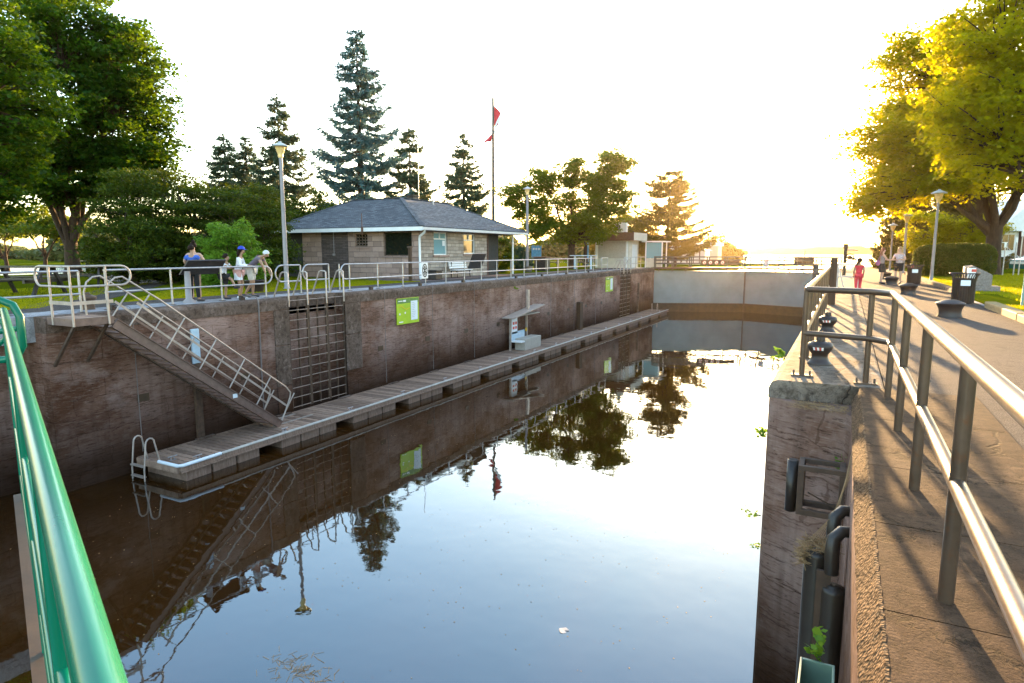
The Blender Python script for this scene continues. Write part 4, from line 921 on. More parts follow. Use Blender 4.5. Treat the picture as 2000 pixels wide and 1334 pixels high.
# things round the building
t = thing('bench', 'pale slatted bench in front of the stone wall, partly behind the right tilted panel', 'bench', (-20.25,32.4,0))
for z,x in ((.82,-20.62),(.68,-20.60),(.54,-20.57)): MB().box(x,x+.03,31.4,33.3,z,z+.11).build('backrest', M['white'], t)
for x in (-20.5,-20.36,-20.22): MB().box(x,x+.11,31.4,33.3,.43,.465).build('seat', M['white'], t)
for y in (31.65,33.05):
    g = MB(); g.beam((-20.58,y,0),(-20.58,y,.93),.05,.04); g.beam((-20.58,y,.40),(-20.1,y,.40),.05,.04); g.beam((-20.14,y,0),(-20.2,y,.40),.05,.04); g.build('leg', M['dark'], t)
g = MB(); g.box(-20.4,-19.75,28.85,29.45,0,.45); g.box(-20.45,-19.7,28.8,29.5,.45,.52); tag(g.build('planter_box', M['panel_back'], bevel=.02), 'dark square planter box at the building corner', 'planter')
t = thing('signpost', 'brown rough timber post standing before the large dark window', 'post', (-20.2,27.2,0))
g = MB(); g.box(-20.3,-20.15,27.1,27.25,0,1.75); g.build('post', M['timber'], t, bevel=.015); g = MB(); g.box(-20.33,-20.12,27.07,27.28,1.7,1.8); g.build('post_cap', M['rust'], t)

def info_panel(label, a, bb, tilt, z0, ln, legs, flip=1):
    """tilted reading panel seen from behind; a-bb lower edge"""
    a = Vector(a); bb = Vector(bb); t = thing('interpretive_panel', label, 'information panel', ((a.x+bb.x)/2,(a.y+bb.y)/2,0))
    d = (bb-a).normalized(); up = Vector((tilt[0],tilt[1],tilt[2])).normalized(); nr = d.cross(up).normalized()
    g = MB(); q = [a+V(0,0,z0), bb+V(0,0,z0), bb+V(0,0,z0)+up*ln, a+V(0,0,z0)+up*ln]
    g.add([v-nr*.02 for v in q]+[v+nr*.02 for v in q], [(3,2,1,0),(4,5,6,7),(0,1,5,4),(1,2,6,5),(2,3,7,6),(3,0,4,7)]); g.build('panel', M['panel_back'], t)
    for f in legs:
        g = MB(); p = a.lerp(bb,f)+V(.15,0,0); g.lathe([(.17,0),(.16,.05),(.09,.12),(.085,z0+.1)], p, 14); g.build('stand', M['pole'], t)
    g = MB()
    for f in (.3,.42,.54,.66):
        p = a.lerp(bb,f)+V(0,0,z0)+up*ln*.5; g.beam(p-d*.05-nr*.05, p+d*.05-nr*.05, .05,.03)
    g.build('bracket', M['dark'], t)
    return t
info_panel('wide dark tilted panel in front of the visitor in the blue top', (-17.5,12.18,0), (-17.5,13.49,0), (.35,.06,.42), .83, .56, (.12,))
info_panel('dark tilted panel seen from behind, right of the emblem plate', (-17.6,28.65,0), (-17.6,30.0,0), (.5,-.3,.75), .64, .98, ())

# emblem plate on the railing
t = thing('emblem_plate', 'white upright plate with a black oval wheel emblem hung on the far railing', 'sign', (-17.0,24.0,.35))
MB().box(-17.03,-17.015,23.7,24.2,.30,1.02).build('plate', M['signs_white'], t)
g = MB()
def oring(mb, cy, cz, ry, rz, w, x, n=24):
    vs = []
    for k in range(n):
        a = 2*math.pi*k/n; vs += [(x,cy+ry*math.cos(a),cz+rz*math.sin(a)),(x,cy+(ry-w)*math.cos(a),cz+(rz-w)*math.sin(a))]
    mb.add(vs, [(2*k,2*((k+1)%n),2*((k+1)%n)+1,2*k+1) for k in range(n)])
oring(g, 23.95,.66,.20,.31,.055,-17.010)
for k in range(3):
    a = math.pi*k/3+math.pi/2; g.beam((-17.009,23.95-.14*math.cos(a),.66-.22*math.sin(a)),(-17.009,23.95+.14*math.cos(a),.66+.22*math.sin(a)),.002,.045, side=V(1,0,0))
for sz in (-.11,.11): oring(g, 23.95,.66+sz,.085,.085,.03,-17.008)
g.build('emblem', M['black'], t)

# ================================================================ railings, left bank
def dend(x, y, z0, z1, r, s):
    """rounded D end from top bar to mid bar going in direction s along y"""
    zc = (z0+z1)/2; rr = (z1-z0)/2; return [V(x, y + s*(r+0*rr) + s*rr*math.cos(a)*1.0 - 0, zc+rr*math.sin(a)) for a in [math.pi/2 - math.pi*i/10 for i in range(11)]]
def railing(name, label, x, y0, y1, posts, e0=False, e1=False, zt=1.03, zm=.46, m='galv', group=None, base=True):
    t = thing(name, label, 'railing', (x,(y0+y1)/2,0), group)
    for y in posts:
        g = MB(); g.tube([V(x,y,0),V(x,y,zt)],.027,8); p = g.build('post', M[m], t)
        if base: MB().box(x-.08,x+.08,y-.06,y+.06,.001,.014).build('base_plate', M['rust'], p)
    r = .027
    top = [V(x,y0,zt),V(x,y1,zt)]; mid = [V(x,y0,zm),V(x,y1,zm)]
    zc=(zt+zm)/2; rr=(zt-zm)/2
    if e0: lo = [V(x, y0 - rr*.95*math.sin(a), zc+rr*math.cos(a)) for a in [math.pi*(1-i/10) for i in range(11)]]
    if e1: hi = [V(x, y1 + rr*.95*math.sin(a), zc+rr*math.cos(a)) for a in [math.pi*i/10 for i in range(11)]]
    if e0 and e1:
        MB().tube(hi[:-1]+lo[:-1]+[], r, 8, closed=True).build('rail_loop', M[m], t)
    elif e0 or e1:
        pts = ([V(x,y1,zm)]+lo+[V(x,y1,zt)]) if e0 else ([V(x,y0,zt)]+hi+[V(x,y0,zm)])
        MB().tube(pts, r, 8).build('rail_loop', M[m], t)
    else:
        MB().tube(top, r, 8).build('top_rail', M[m], t); MB().tube(mid, r, 8).build('mid_rail', M[m], t)
    return t
LG = 'grey pipe railings on the far bank'
XQ = -17.05
railing('railing', 'grey pipe railing at the far left edge, before the landing platform', XQ+.15, 2.0, 9.05, (3.4,6.2,9.05), group=LG)
railing('railing', 'grey pipe railing the visitors lean on, with a rounded right end', XQ, 9.75, 14.95, (9.78,11.6,13.25,14.95), e1=True, group=LG)
railing('railing', 'short looped railing just right of the near lamp post, behind the wall ladders', -17.55, 16.1, 16.95, (16.98,), e0=True, group=LG)
railing('railing', 'short looped railing left of the long railing, behind the wall ladders', -17.75, 17.55, 18.6, (18.62,19.2), e0=True, group=LG)
ps = [19.05+1.69*k for k in range(17)]
railing('railing', 'long grey two bar railing running beside the stone building to the booth', -17.1, 18.85, 47.0, ps, e0=True, group=LG)
railing('railing', 'short railing stub between the long railing and the far ladders', -17.1, 48.0, 49.4, (48.0,49.3), e0=True, group=LG)
railing('railing', 'railing in front of the booth shutters with a square left end', -17.0, 53.6, 60.2, (53.6,55.2,56.8,58.4,60.2), e0=True, group=LG)

# mooring posts and lamp posts
def lamp(label, x, y, h, z=0, rp=.085, lit=False, group='lamp posts', rz=1.0):
    t = thing('street_lamp', label, 'lamp post', (x,y,z), group)
    g = MB(); g.lathe([(rp*1.5,0),(rp*1.5,.03),(rp*1.05,.05),(rp,.4),(rp*.72,h-.62)], (x,y,z), 14); g.build('pole', M['pole'], t)
    g = MB(); g.lathe([(rp*.9,h-.63),(rp*1.15,h-.55),(.10,h-.50),(.135,h-.42),(.20,h-.20)], (x,y,z), 16); g.build('bowl', M['amber'], t)
    g = MB(); g.lathe([(.21,h-.205),(.33,h-.20),(.34,h-.17),(.20,h-.10),(.06,h-.04),(.05,h),(.0,h+.005)], (x,y,z), 20); g.build('shade', M['lampcap'], t)
    return t
lamp('tall lamp post nearest on the far bank, left of the stone building', -20.35, 18.92, 5.86, rp=.095)
lamp('lamp post between the stone building and the centre maple', -22.0, 44.6, 6.45, rp=.12)
lamp('distant lamp post rising behind the booth roof', -21.0, 65.2, 6.1, rp=.12)
lamp('nearest lamp post on the right lawn, beside the hedge', 3.75, 37.4, 4.45, .05, .07)
lamp('middle lamp post of the right row, behind the woman in the floral shirt', 3.45, 51.3, 4.05, .05, .09)
lamp('farthest lamp post of the right row, at the spruce', 3.0, 57.6, 3.65, .05, .07)

b0 = thing('flagpole', 'tall grey flagpole with a ball top behind the building', 'flagpole', (-33.0,58.9,-.03))
MB().lathe([(.22,0),(.20,2),(.12,17.0)], (-33.0,58.9,0), 12).build('pole', M['flag_pole'], b0); MB().ball((-33.0,58.9,17.1),.11).build('finial', M['rust'], b0)
# flag hanging limp: a cloth fold with red, white, red bands and a red leaf
t = thing('flag', 'limp red and white maple leaf flag hanging folded on the flagpole', 'flag', (-33.0,58.9,13.2))
rv = V(math.cos(YAW),math.sin(YAW),0)
# hoist runs down the pole; the fly bellies right at the top and droops down and left
def fpt(u, v):
    S = (0, -1.7*v); Mi = (2.1-1.9*v, -1.3-1.0*v); E_ = (-1.5+1.3*v, -3.8+.3*v)
    x = (1-u)**2*S[0]+2*u*(1-u)*Mi[0]+u*u*E_[0]; z = (1-u)**2*S[1]+2*u*(1-u)*Mi[1]+u*u*E_[1]
    x += .10*math.sin(u*7+v*5)*u
    return V(-33.0,58.9,16.25) + rv*(x+.08) + V(0,0,z) + V(-rv.y,rv.x,0)*(.22*math.sin(u*9+v*4)*u)
nu, nv = 28, 14; reds = MB(); whites = MB()
for i in range(nu):
    for j in range(nv):
        u0,u1,v0,v1 = i/nu,(i+1)/nu,j/nv,(j+1)/nv; uc,vc=(u0+u1)/2,(v0+v1)/2
        leaf = (abs(uc-.5)*2.0*1.6 + abs(vc-.5)*1.5 < .42)
        mb = reds if (uc<.25 or uc>.75 or leaf) else whites
        mb.add([fpt(u0,v0),fpt(u1,v0),fpt(u1,v1),fpt(u0,v1)],[(0,1,2,3)],0,True)
reds.build('red_cloth', M['c_red'], t); whites.build('white_cloth', M['c_white'], t)

# ================================================================ booth on the far bank
bo = thing('lock_booth', 'beige control booth with a deep brown flat roof and roller shutters', 'booth', (-18.9,60.5,0))
bx0,bx1,by0,by1 = -21.6,-18.2,58.6,61.6
g = MB(); g.box(bx0,bx1,by0,by1,-.05,2.55); g.build('wall', M['cream'], bo)
MB().box(bx0+.35,bx1-.35,by0-.04,by0-.005,.9,2.5).build('roller_shutter', M['shutter'], bo)
MB().box(bx1+.005,bx1+.03,by0+.9,by1-.5,.0,2.2).build('door', M['white'], bo)
for x in (bx0+.1,bx1-.28): MB().box(x,x+.18,by0-.05,by0-.005,0,2.5).build('post', M['white'], bo)
g = MB(); g.box(bx0-.6,bx1+.6,by0-.6,by1+.7,2.55,3.30); r_ = g.build('roof', M['brown'], bo)
MB().box(bx1+.603,bx1+.625,by0-.6,by1+.7,2.57,3.28).build('pale_fascia', M['cream'], r_)
t = thing('air_conditioner', 'white outdoor air conditioner unit with a round fan on the booth roof', 'air conditioner', (-19.6,59.5,3.3))
MB().box(-20.1,-18.75,59.3,59.75,3.38,4.25).build('case', M['white'], t, bevel=.02)
g = MB(); disc(g, V(-19.65,59.29,3.82), .33, V(1,0,0), V(0,0,1)); g.build('fan', M['dark'], t)
g = MB(); [ring(g, V(-19.65,59.28,3.82), r, .02, V(1,0,0), V(0,0,1)) for r in (.34,.24,.14)]; g.build('fan_guard', M['white'], t)
for x in (-19.95,-18.95): MB().box(x,x+.08,59.3,59.75,3.3,3.379).build('foot', M['dark'], t)
t = thing('kiosk_annex', 'small white glazed annex with a thin flat roof right of the booth', 'booth', (-16.6,62.8,0))
for x,y in ((-17.6,61.9),(-16.0,61.9),(-17.6,63.6),(-16.0,63.6)): MB().box(x,x+.1,y,y+.1,-.05,2.45).build('post', M['white'], t)
MB().box(-17.9,-15.6,61.6,63.95,2.45,2.55).build('roof', M['white'], t); MB().box(-17.5,-16.0,61.93,61.97,.9,2.4).build('pane', M['glass_cyan'], t); MB().box(-17.5,-16.0,61.9,62.0,0,.88).build('counter', M['cream'], t)
g = MB(); g.box(-23.3,-22.95,60.0,60.1,0,3.0); t = thing('banner_sign', 'narrow upright blue banner left of the booth', 'sign', (-23.1,60.0,0)); g.build('panel', M['panel_back'], t); MB().box(-22.94,-22.8,59.98,60.12,.1,2.95).build('blue_face', M['blue_sign'], t)
t = thing('map_board', 'tilted map board with a bright face in front of the booth', 'information panel', (-20.2,52.5,0))
g = MB(); g.beam((-21.6,52.4,1.18),(-19.4,52.9,1.18),.8,.06); g.build('panel', M['pale_blue'], t)
for x in (-21.3,-19.8): MB().box(x,x+.14,52.5,52.64,0,1.14).build('leg', M['pale_blue'], t)
t = thing('post', 'lone dark timber post between maple and booth', 'post', (-22.6,54.5,0)); MB().box(-22.7,-22.5,54.4,54.6,0,1.7).build('timber', M['timber'], t)
t = thing('blue_notice_board', 'light blue map sign right of the cone shaped cedar', 'sign', tuple(gp(1047,66)))
c = gp(1047,66); MB().box(c.x-.55,c.x+.55,c.y,c.y+.05,.9,2.15).build('face', M['blue_sign'], t)
for i, px_ in enumerate((-.3,0,.3)): g = MB(); disc(g, V(c.x+px_,c.y-.005,1.8), .11, V(1,0,0), V(0,0,1)); g.build('symbol', M['paper'], t)
for dx in (-.5,.45): MB().box(c.x+dx,c.x+dx+.06,c.y+.055,c.y+.1,0,2.1).build('post', M['pole'], t)
t = thing('blue_notice_board', 'low tilted pale blue panel on a post near the porch', 'sign', tuple(gp(988,60)))
c = gp(988,60); g = MB(); g.beam(c+V(-.55,0,1.0), c+V(.55,.1,1.15), .6, .04); g.build('face', M['blue_sign'], t); MB().box(c.x-.05,c.x+.05,c.y,c.y+.1,0,1.0).build('post', M['dark'], t)
def bin_box(label, c, m):
    t = thing('litter_bin', label, 'litter bin', c); x,y,z = c
    g = MB(); g.lathe([(.27,0),(.28,.05),(.30,.85)], c, 20); g.build('body', M[m], t); g = MB(); g.lathe([(.31,.85),(.33,.9),(.2,1.0),(0,1.03)], c, 20); g.build('lid', M[m], t); return t
t = thing('litter_bin', 'brown box bin with a lid, right of the second lamp post', 'litter bin', (-22.0,47.3,0))
g = MB(); g.box(-22.5,-21.5,46.9,47.8,0,1.05); g.build('body', M['panel_back'], t); g = MB(); g.box(-22.6,-21.4,46.8,47.9,1.055,1.12); g.build('lid', M['brown'], t)
t = thing('planter', 'small round stone planter at the foot of the second lamp post', 'planter', (-21.4,43.6,0)); MB().lathe([(.2,0),(.26,.05),(.3,.35),(.36,.42),(.3,.42),(.28,.36),(0,.34)], (-21.4,43.6,0), 16).build('bowl', M['granite'], t)
# picnic tables
def picnic(label, c, rz, m='panel_back', sc=1.0):
    t = thing('picnic_table', label, 'picnic table', (0,0,0), 'picnic tables under the trees')
    g = MB(); [g.box(-.95,.95,-.38+k*.155,-.24+k*.155,.72,.76) for k in range(5)]; g.build('tabletop', M[m], t)
    for s in (-1,1):
        g = MB(); g.box(-.95,.95,s*.72-.14,s*.72-.01,.42,.46); g.box(-.95,.95,s*.72+.01,s*.72+.14,.42,.46); g.build('bench_seat', M[m], t)
        for q in (-1,1):
            g = MB(); g.beam((s*.68,q*.62,0),(s*.68,q*.2,.715),.06,.09, side=V(1,0,0)); g.build('leg', M[m], t)
        g = MB(); g.box(s*.64-.03,s*.64+.03,-.86,.86,.33,.415); g.build('crossbar', M[m], t)
    t.location = c; t.rotation_euler = (0,0,rz); t.scale = (sc,sc,sc); return t
pt = picnic('dark picnic table at the far left edge, nearest the railing', (-26.3,12.2,-.03), .5, sc=1.35)
for lab, c, rz in (('dark picnic table just behind the nearest one, left of the maple trunk', (-29.2,15.6,-.03), .9),('dark picnic table right of the big maple trunk', tuple(gp(205,44,-.03)), 1.2),
   ('white topped picnic table left of the centre maple trunk', tuple(gp(1072,62,-.03)), .3),('picnic table at the centre maple trunk, with a bench beside', tuple(gp(1128,60,-.03)), .5),('picnic table farthest right, near the lone timber post', tuple(gp(1150,66,-.03)), .1)):
    dup(pt, c, rz, lab, 1.25)
# sheds beyond the gate
for i,(px,dep,wd,h,lab,mm) in enumerate(((1318,80,7.0,2.0,'long low white shed roof beyond the lock gates','white'),(1372,88,3.6,2.3,'grey boxy shed beyond the lock gates, right of the white one','shutter'))):
    c = gp(px,dep); t = thing('shed', lab, 'shed', tuple(c)); g = MB(); g.box(c.x-wd/2,c.x+wd/2,c.y,c.y+3,-.05,h-.35 if i==0 else h); g.build('wall', M[mm], t)
    if i==0:
        g = MB(); g.profile([(c.x-wd/2-.3,h-.35),(c.x+wd/2+.3,h-.35),(c.x+.6,h+.7),(c.x-.6,h+.7)][::-1], c.y-.3, c.y+3.3); g.build('roof', M['pale_blue'], t)
        for k in range(9): MB().box(c.x-wd/2+.3+k*.75,c.x-wd/2+.42+k*.75,c.y-.06,c.y-.01,0,h-.4).build('panel_rib', M['brown'], t)
    else: MB().box(c.x-wd/2-.2,c.x+wd/2+.2,c.y-.2,c.y+3.2,h+.005,h+.45).build('roof', M['white'], t)
t = thing('post', 'brown post standing in front of the white shed', 'post', tuple(gp(1316,68))); c = gp(1316,68); MB().box(c.x-.12,c.x+.12,c.y,c.y+.24,0,3.0).build('timber', M['timber'], t)

# ================================================================ wall ladders, hoses, notice boards
def wall_ladder(label, y, wd, z1, z0, group, hoops=(0,), n=12, x=XL-.06, m='rust', rungm='bronze_rung'):
    t = thing('wall_ladder', label, 'ladder', (x,y+wd/2,z0), group)
    for k in (0,.5,1): MB().box(x-.03,x+.03,y+k*wd-(.025 if k!=.5 else .015),y+k*wd+(.025 if k!=.5 else .015),z0,z1+.0).build('stile', M[m], t)
    for i in range(n):
        z = z1-.06-i*(z1-z0-.12)/(n-1); MB().tube([V(x+.032,y+.03,z),V(x+.032,y+wd-.03,z)],.013,6).build('rung', M[rungm], t)
    for h in hoops:
        yy = y+h*wd; g = MB(); g.tube([V(x+.06,yy,z1-.25),V(x+.06,yy,.80),V(x+.0,yy,.83),V(x-.18,yy,.83),V(x-.24,yy,.80),V(x-.62,yy,.0)],.026,8); g.build('grab_hoop', M['alu'], t)
    return t
LGp = 'ladders in the wall niches'
wall_ladder('left ladder of the three in the near wall niche', 15.2, .84, -.05, -3.8, LGp, (0,1))
wall_ladder('middle ladder of the three in the near wall niche', 16.1, .84, -.05, -3.8, LGp, (1,))
wall_ladder('right ladder of the three in the near wall niche', 17.0, .82, -.05, -3.8, LGp, (1,))
wall_ladder('left ladder of the three in the far wall niche', 50.25, .84, -.05, -3.8, LGp, (0,1))
wall_ladder('middle ladder of the three in the far wall niche', 51.25, .84, -.05, -3.8, LGp, (0,1))
wall_ladder('right ladder of the three in the far wall niche', 52.25, .84, -.05, -3.8, LGp, (1,))
def hose(label, y, zb, r=.022, hook=True):
    t = thing('mooring_hose', label, 'mooring line', (XL+.05,y,zb), 'grey lines hanging down the far wall')
    x = XL+.06; MB().tube([V(XL-.45,y-.12,.10),V(XL-.25,y-.05,.13),V(XL-.02,y,.10),V(x+.02,y,.0),V(x+.02,y,-.15),V(x,y+.01,-.6),V(x-.01,y,(zb)*.6),V(x,y,zb)],r,6).build('line', M['hose'], t)
    MB().box(XL-.56,XL-.44,y-.2,y-.06,.002,.14).build('anchor', M['dark'], t)
for y, lab in ((9.9,'line hanging beside the gangway top'),(13.9,'thicker grey line hanging below the leaning old man'),(20.07,'line hanging just left of the near green notice board'),(23.4,'line hanging below the emblem plate'),(27.0,'line hanging below the right tilted panel'),(32.75,'line hanging just behind the dock kiosk mast'),(36.3,'line hanging right of the dock kiosk'),(40.2,'line hanging at the brown timber fender'),(44.4,'line hanging left of the far green notice board')):
    hose(lab, y, -3.75, .024 if y==13.9 else .010)
def notice(label, y, zt, wd, ht, writing=True):
    x = XL+.03; t = thing('notice_board', label, 'notice board', (x,y+wd/2,zt-ht), 'lime notice boards on the far wall')
    MB().box(x,x+.03,y,y+wd,zt-ht,zt).build('board', M['board_green'], t)
    MB().box(x+.03,x+.034,y+.02,y+wd-.02,zt-ht*.20,zt-.02).build('dark_header', M['board_dark'], t)
    MB().box(x+.035,x+.04,y+wd*.62,y+wd*.93,zt-ht*.88,zt-ht*.13).build('white_sheet', M['paper'], t)
    g = MB()
    for k in range(9): z = zt-ht*(.20+.07*k); g.box(x+.041,x+.043,y+wd*.65,y+wd*(.78+.05*((k*3)%4)/3),z-.012,z)
    g.build('print', M['ink'], t)
    g = MB(); g.box(x+.035,x+.038,y+wd*.06,y+wd*.25,zt-ht*.12,zt-ht*.09); g.box(x+.035,x+.038,y+wd*.28,y+wd*.40,zt-ht*.14,zt-ht*.07)
    for cy,cz in ((.12,.6),(.36,.57)): disc(g, V(x+.036,y+wd*cy,zt-ht*cz), .045, V(0,1,0), V(0,0,1))
    g.box(x+.035,x+.038,y+wd*.08,y+wd*.26,zt-ht*.93,zt-ht*.89)
    g.build('white_marks', M['signs_white'], t)
    g = MB(); pts=[V(x+.037,y+wd*f,zt-ht*h) for f,h in ((.05,.34),(.2,.28),(.3,.38),(.42,.44),(.58,.38))]
    for a,c in zip(pts,pts[1:]): g.beam(a,c,.002,.022,side=V(1,0,0))
    g.build('map_line', M['yellow'], t)
notice('near lime green notice board with a white sheet on the far wall', 20.85, -.41, 1.52, 1.08)
notice('far lime green notice board high on the wall beside the far ladders', 46.6, -.41, 1.65, 1.15)
t = thing('gauge_board', 'pale blue gauge board above a slim pile behind the gangway', 'gauge', (XL+.15,11.65,-3.9))
MB().box(XL+.02,XL+.08,11.52,11.78,-1.65,-.66).build('board', M['pale_blue'], t, bevel=.02); MB().box(XL+.03,XL+.13,11.50,11.70,-4.4,-1.66).build('pile', M['rust'], t)
t = thing('timber_fender', 'brown squared timber fender pile between kiosk and far notice board', 'fender', (XL+.2,41.2,-4.4)); MB().box(XL+.02,XL+.30,40.7,41.25,-4.4,-1.92).build('pile', M['timber'], t, bevel=.02)
t = thing('timber_fender', 'thin pale pile beyond the far ladders', 'fender', (XL+.1,55.2,-4.4)); MB().box(XL+.02,XL+.14,55.1,55.3,-4.4,-1.2).build('pile', M['coping'], t)

# ================================================================ floating dock
dk = thing('floating_dock', 'long narrow floating dock of grey boards lying along the far wall', 'dock', (-15.2,34,ZW))
DX0, DX1, DY0, DY1 = -16.18, -14.42, 9.7, 59.0
g = MB(); y = DY0+.02
while y < DY1-.14:
    g.box(DX0+.05,DX1-.09,y,y+.155,ZD-.05,ZD+(.005 if int(y*50)%3 else 0)); y += .195
g.build('deck', M['dock'], dk)
g = MB(); g.box(DX1-.085,DX1,DY0,DY1,ZD-.10,ZD+.02); g.box(DX0,DX0+.045,DY0,DY1,ZD-.15,ZD+.02); g.box(DX0+.05,DX1-.09,DY0-.06,DY0+.015,ZD-.15,ZD+.02); g.build('frame', M['dock'], dk)
g = MB(); g.box(DX1-.01,DX1+.04,DY0,DY1,ZD-.145,ZD-.105); g.build('rub_rail', M['dock'], dk)
g = MB(); g.box(DX1-.085,DX1+.03,10.9,DY1,ZD+.021,ZD+.05); g.build('edge_strip', M['edge_vinyl'], dk)
g = MB(); g.tube([V(DX0+.95,DY0-.04,ZD+.05),V(DX1-.04,DY0-.04,ZD+.05),V(DX1+.02,DY0+.05,ZD+.05),V(DX1+.02,DY0+1.15,ZD+.05)],.045,10); g.build('edge_bumper', M['paper'], dk)
y = DY0+.15; k = 0
while y < DY1-1:
    nfl = 3
    for j in range(nfl):
        MB().box(DX0+.15,DX1-.03,y+j*.78,y+j*.78+.72,ZW-.2,ZD-.15).build('float', M['dock'], dk, bevel=.02)
    y += 3.1
cl = None
def cleat(x, y, rz=0):
    g = MB(); g.tube([V(x,y-.13,ZD+.10),V(x,y+.13,ZD+.10)],.014,6); g.tube([V(x,y-.05,ZD),V(x,y-.04,ZD+.10)],.014,6); g.tube([V(x,y+.05,ZD),V(x,y+.04,ZD+.10)],.014,6); g.box(x-.04,x+.04,y-.08,y+.08,ZD+.001,ZD+.012); return g.build('cleat', M['galv'], dk)
cy = 10.2
c0 = cleat(DX1-.24, 10.35); c1 = cleat(DX1-.75, 10.0)
for k in range(16):
    c = c0.copy(); col.objects.link(c); c.parent = dk; c.location = (0, 2.9*(k+1), 0)
for k in range(16):
    y = 11.4+k*2.9
    if k != 6: MB().box(DX0-.03,DX0+.10,y,y+.6,ZD+.021,ZD+.05).build('wall_guide', M['coping'], dk)
def dock_ladder(label, cx, y, s=1, wd=.5, ax='x'):
    t = thing('swim_ladder', label, 'ladder', (cx,y,ZW-.6), 'arched ladders on the dock')
    for dx in (-wd/2, wd/2):
        pts = [V(cx+dx,y,ZW-.55),V(cx+dx,y+.02,ZD-.1),V(cx+dx,y+.10,ZD+.52)] + [V(cx+dx,y+.22-.12*math.cos(a),ZD+.52+.15*math.sin(a)) for a in [math.pi*i/6 for i in range(1,6)]] + [V(cx+dx,y+.34,ZD+.50),V(cx+dx,y+.44,ZD+.0)]
        MB().tube(pts,.021,8).build('side_rail', M['alu'], t)
    for z in (ZD-.02,ZD-.30,ZD-.58): MB().box(cx-wd/2,cx+wd/2,y-.03,y+.06,z-.015,z+.015).build('rung', M['alu'], t)
    return t
dock_ladder('arched aluminium ladder hanging off the near end of the dock', -15.62, DY0-.36)
t2 = dock_ladder('small arched ladder on the far end of the dock', -15.3, 57.2)

# gangway
gw = thing('gangway', 'steep aluminium gangway slanting from the wall platform down to the dock', 'gangway', (-15.6,11.2,ZD))
s0 = V(0,8.85,-.16); s1 = V(0,13.62,ZD+.05); dv = (s1-s0).normalized(); nv_ = V(0,-dv.z,dv.y)
GX0, GX1 = -16.12, -15.22
for x in (GX0, GX1):
    g = MB(); g.beam(s0+V(x,0,0), s1+V(x,0,0), .05, .24, side=V(1,0,0)); g.beam(s0+V(x,0,0)+nv_*.11, s1+V(x,0,0)+nv_*.11, .12, .02, side=V(1,0,0)); g.beam(s0+V(x,0,0)-nv_*.11, s1+V(x,0,0)-nv_*.11, .12, .02, side=V(1,0,0)); g.build('stringer', M['bronze'], gw)
L = (s1-s0).length
for k in range(22):
    p = s0 + dv*(.15+k*(L-.3)/21)
    g = MB(); g.box(GX0+.03,GX1-.03,p.y-.12,p.y+.10,p.z-.05,p.z-.02); g.build('tread', M['bronze'], gw)
    MB().box(GX0+.03,GX1-.03,p.y+.101,p.y+.13,p.z-.075,p.z-.018).build('tread_nosing', M['yellow_timber'], gw)
g = MB(); g.beam(s0+V((GX0+GX1)/2,0,0)-nv_*.20, s1+V((GX0+GX1)/2,0,0)-nv_*.20, .1, .03, side=V(1,0,0)); g.build('under_bar', M['coping'], gw)
for x in (GX0, GX1):
    n1 = 1.08
    a = s0+V(x,0,0)+dv*.55+nv_*n1; b_ = s1+V(x,0,0)-dv*.30+nv_*n1
    pts = [V(x,8.75,.02-.2),V(x,8.72,.55),V(x,8.80,.78),V(x,8.95,.90),V(x,9.12,.92)] + [a.lerp(b_,t_) for t_ in (.02,.5,.97)] + [b_-nv_*.06+dv*.10, b_-nv_*.2+dv*.17, s1+V(x,0,0)+nv_*.1]
    MB().tube(pts,.022,8).build('handrail', M['alu'], gw)
    g = MB(); g.beam(s0+V(x,0,0)+dv*.2+nv_*.70, s1+V(x,0,0)-dv*.03+nv_*.60, .012, .055, side=V(1,0,0)); g.build('mid_bar', M['alu'], gw)
    g = MB(); g.beam(s0+V(x,0,0)+dv*.3+nv_*.34, s1+V(x,0,0)-dv*1.2+nv_*.34, .012, .05, side=V(1,0,0)); g.build('low_bar', M['bronze'], gw)
    for k in range(6):
        p = s0+V(x,0,0)+dv*(.35+k*1.12); MB().tube([p, p+nv_*1.07],.019,6).build('baluster', M['alu'], gw)
MB().box(GX1+.03,GX1+.035,11.95,12.1,-2.62,-2.50).build('label_plate', M['paper'], gw)
g = MB(); g.box(GX0+.1,GX0+.2,13.5,14.9,ZD+.002,ZD+.02); g.box(GX1-.2,GX1-.1,13.5,15.1,ZD+.002,ZD+.02); g.build('slide_rail', M['alu'], gw)
# landing platform
pf = thing('landing_platform', 'railed metal platform bracketed off the far wall at the gangway top', 'platform', (-15.3,8.2,-.2))
PX0, PX1, PY0, PY1 = XL+.04, -15.20, 7.97, 8.80
g = MB(); 
for k in range(6): g.box(PX0,PX1-.05,PY0+.03+k*.13,PY0+.14+k*.13,-.03,0.0)
g.build('deck', M['dock'], pf)
g = MB(); g.box(PX0,PX1,PY0-.03,PY0+.02,-.16,.01); g.box(PX0,PX1,PY1-.0,PY1+.04,-.16,.01); g.box(PX1-.045,PX1,PY0+.02,PY1,-.16,.01); g.build('frame', M['bronze'], pf)
for y in (PY0+.05,PY1-.05):
    g = MB(); g.beam((PX1-.12,y,-.17),(XL+.02,y,-1.15),.06,.06, side=V(0,1,0)); g.build('strut', M['rust'], pf)
ZT, ZM2, ZL = 1.18, .73, .36
posts = [(PX1+.02,PY0-.03),(PX0+.25,PY0-.03),(PX1+.02,PY1-.08),(PX0+.2,PY1+.05)]
for x,y in posts[:3]: MB().tube([V(x,y,-.16),V(x,y,ZT)],.026,8).build('post', M['alu'], pf)
r_ = .225
c1_ = [V(PX0-.12-r_*math.sin(a)*.9,PY0-.03,(ZT+ZM2)/2+(ZT-ZM2)/2*math.cos(a)) for a in [math.pi*i/8 for i in range(9)]]
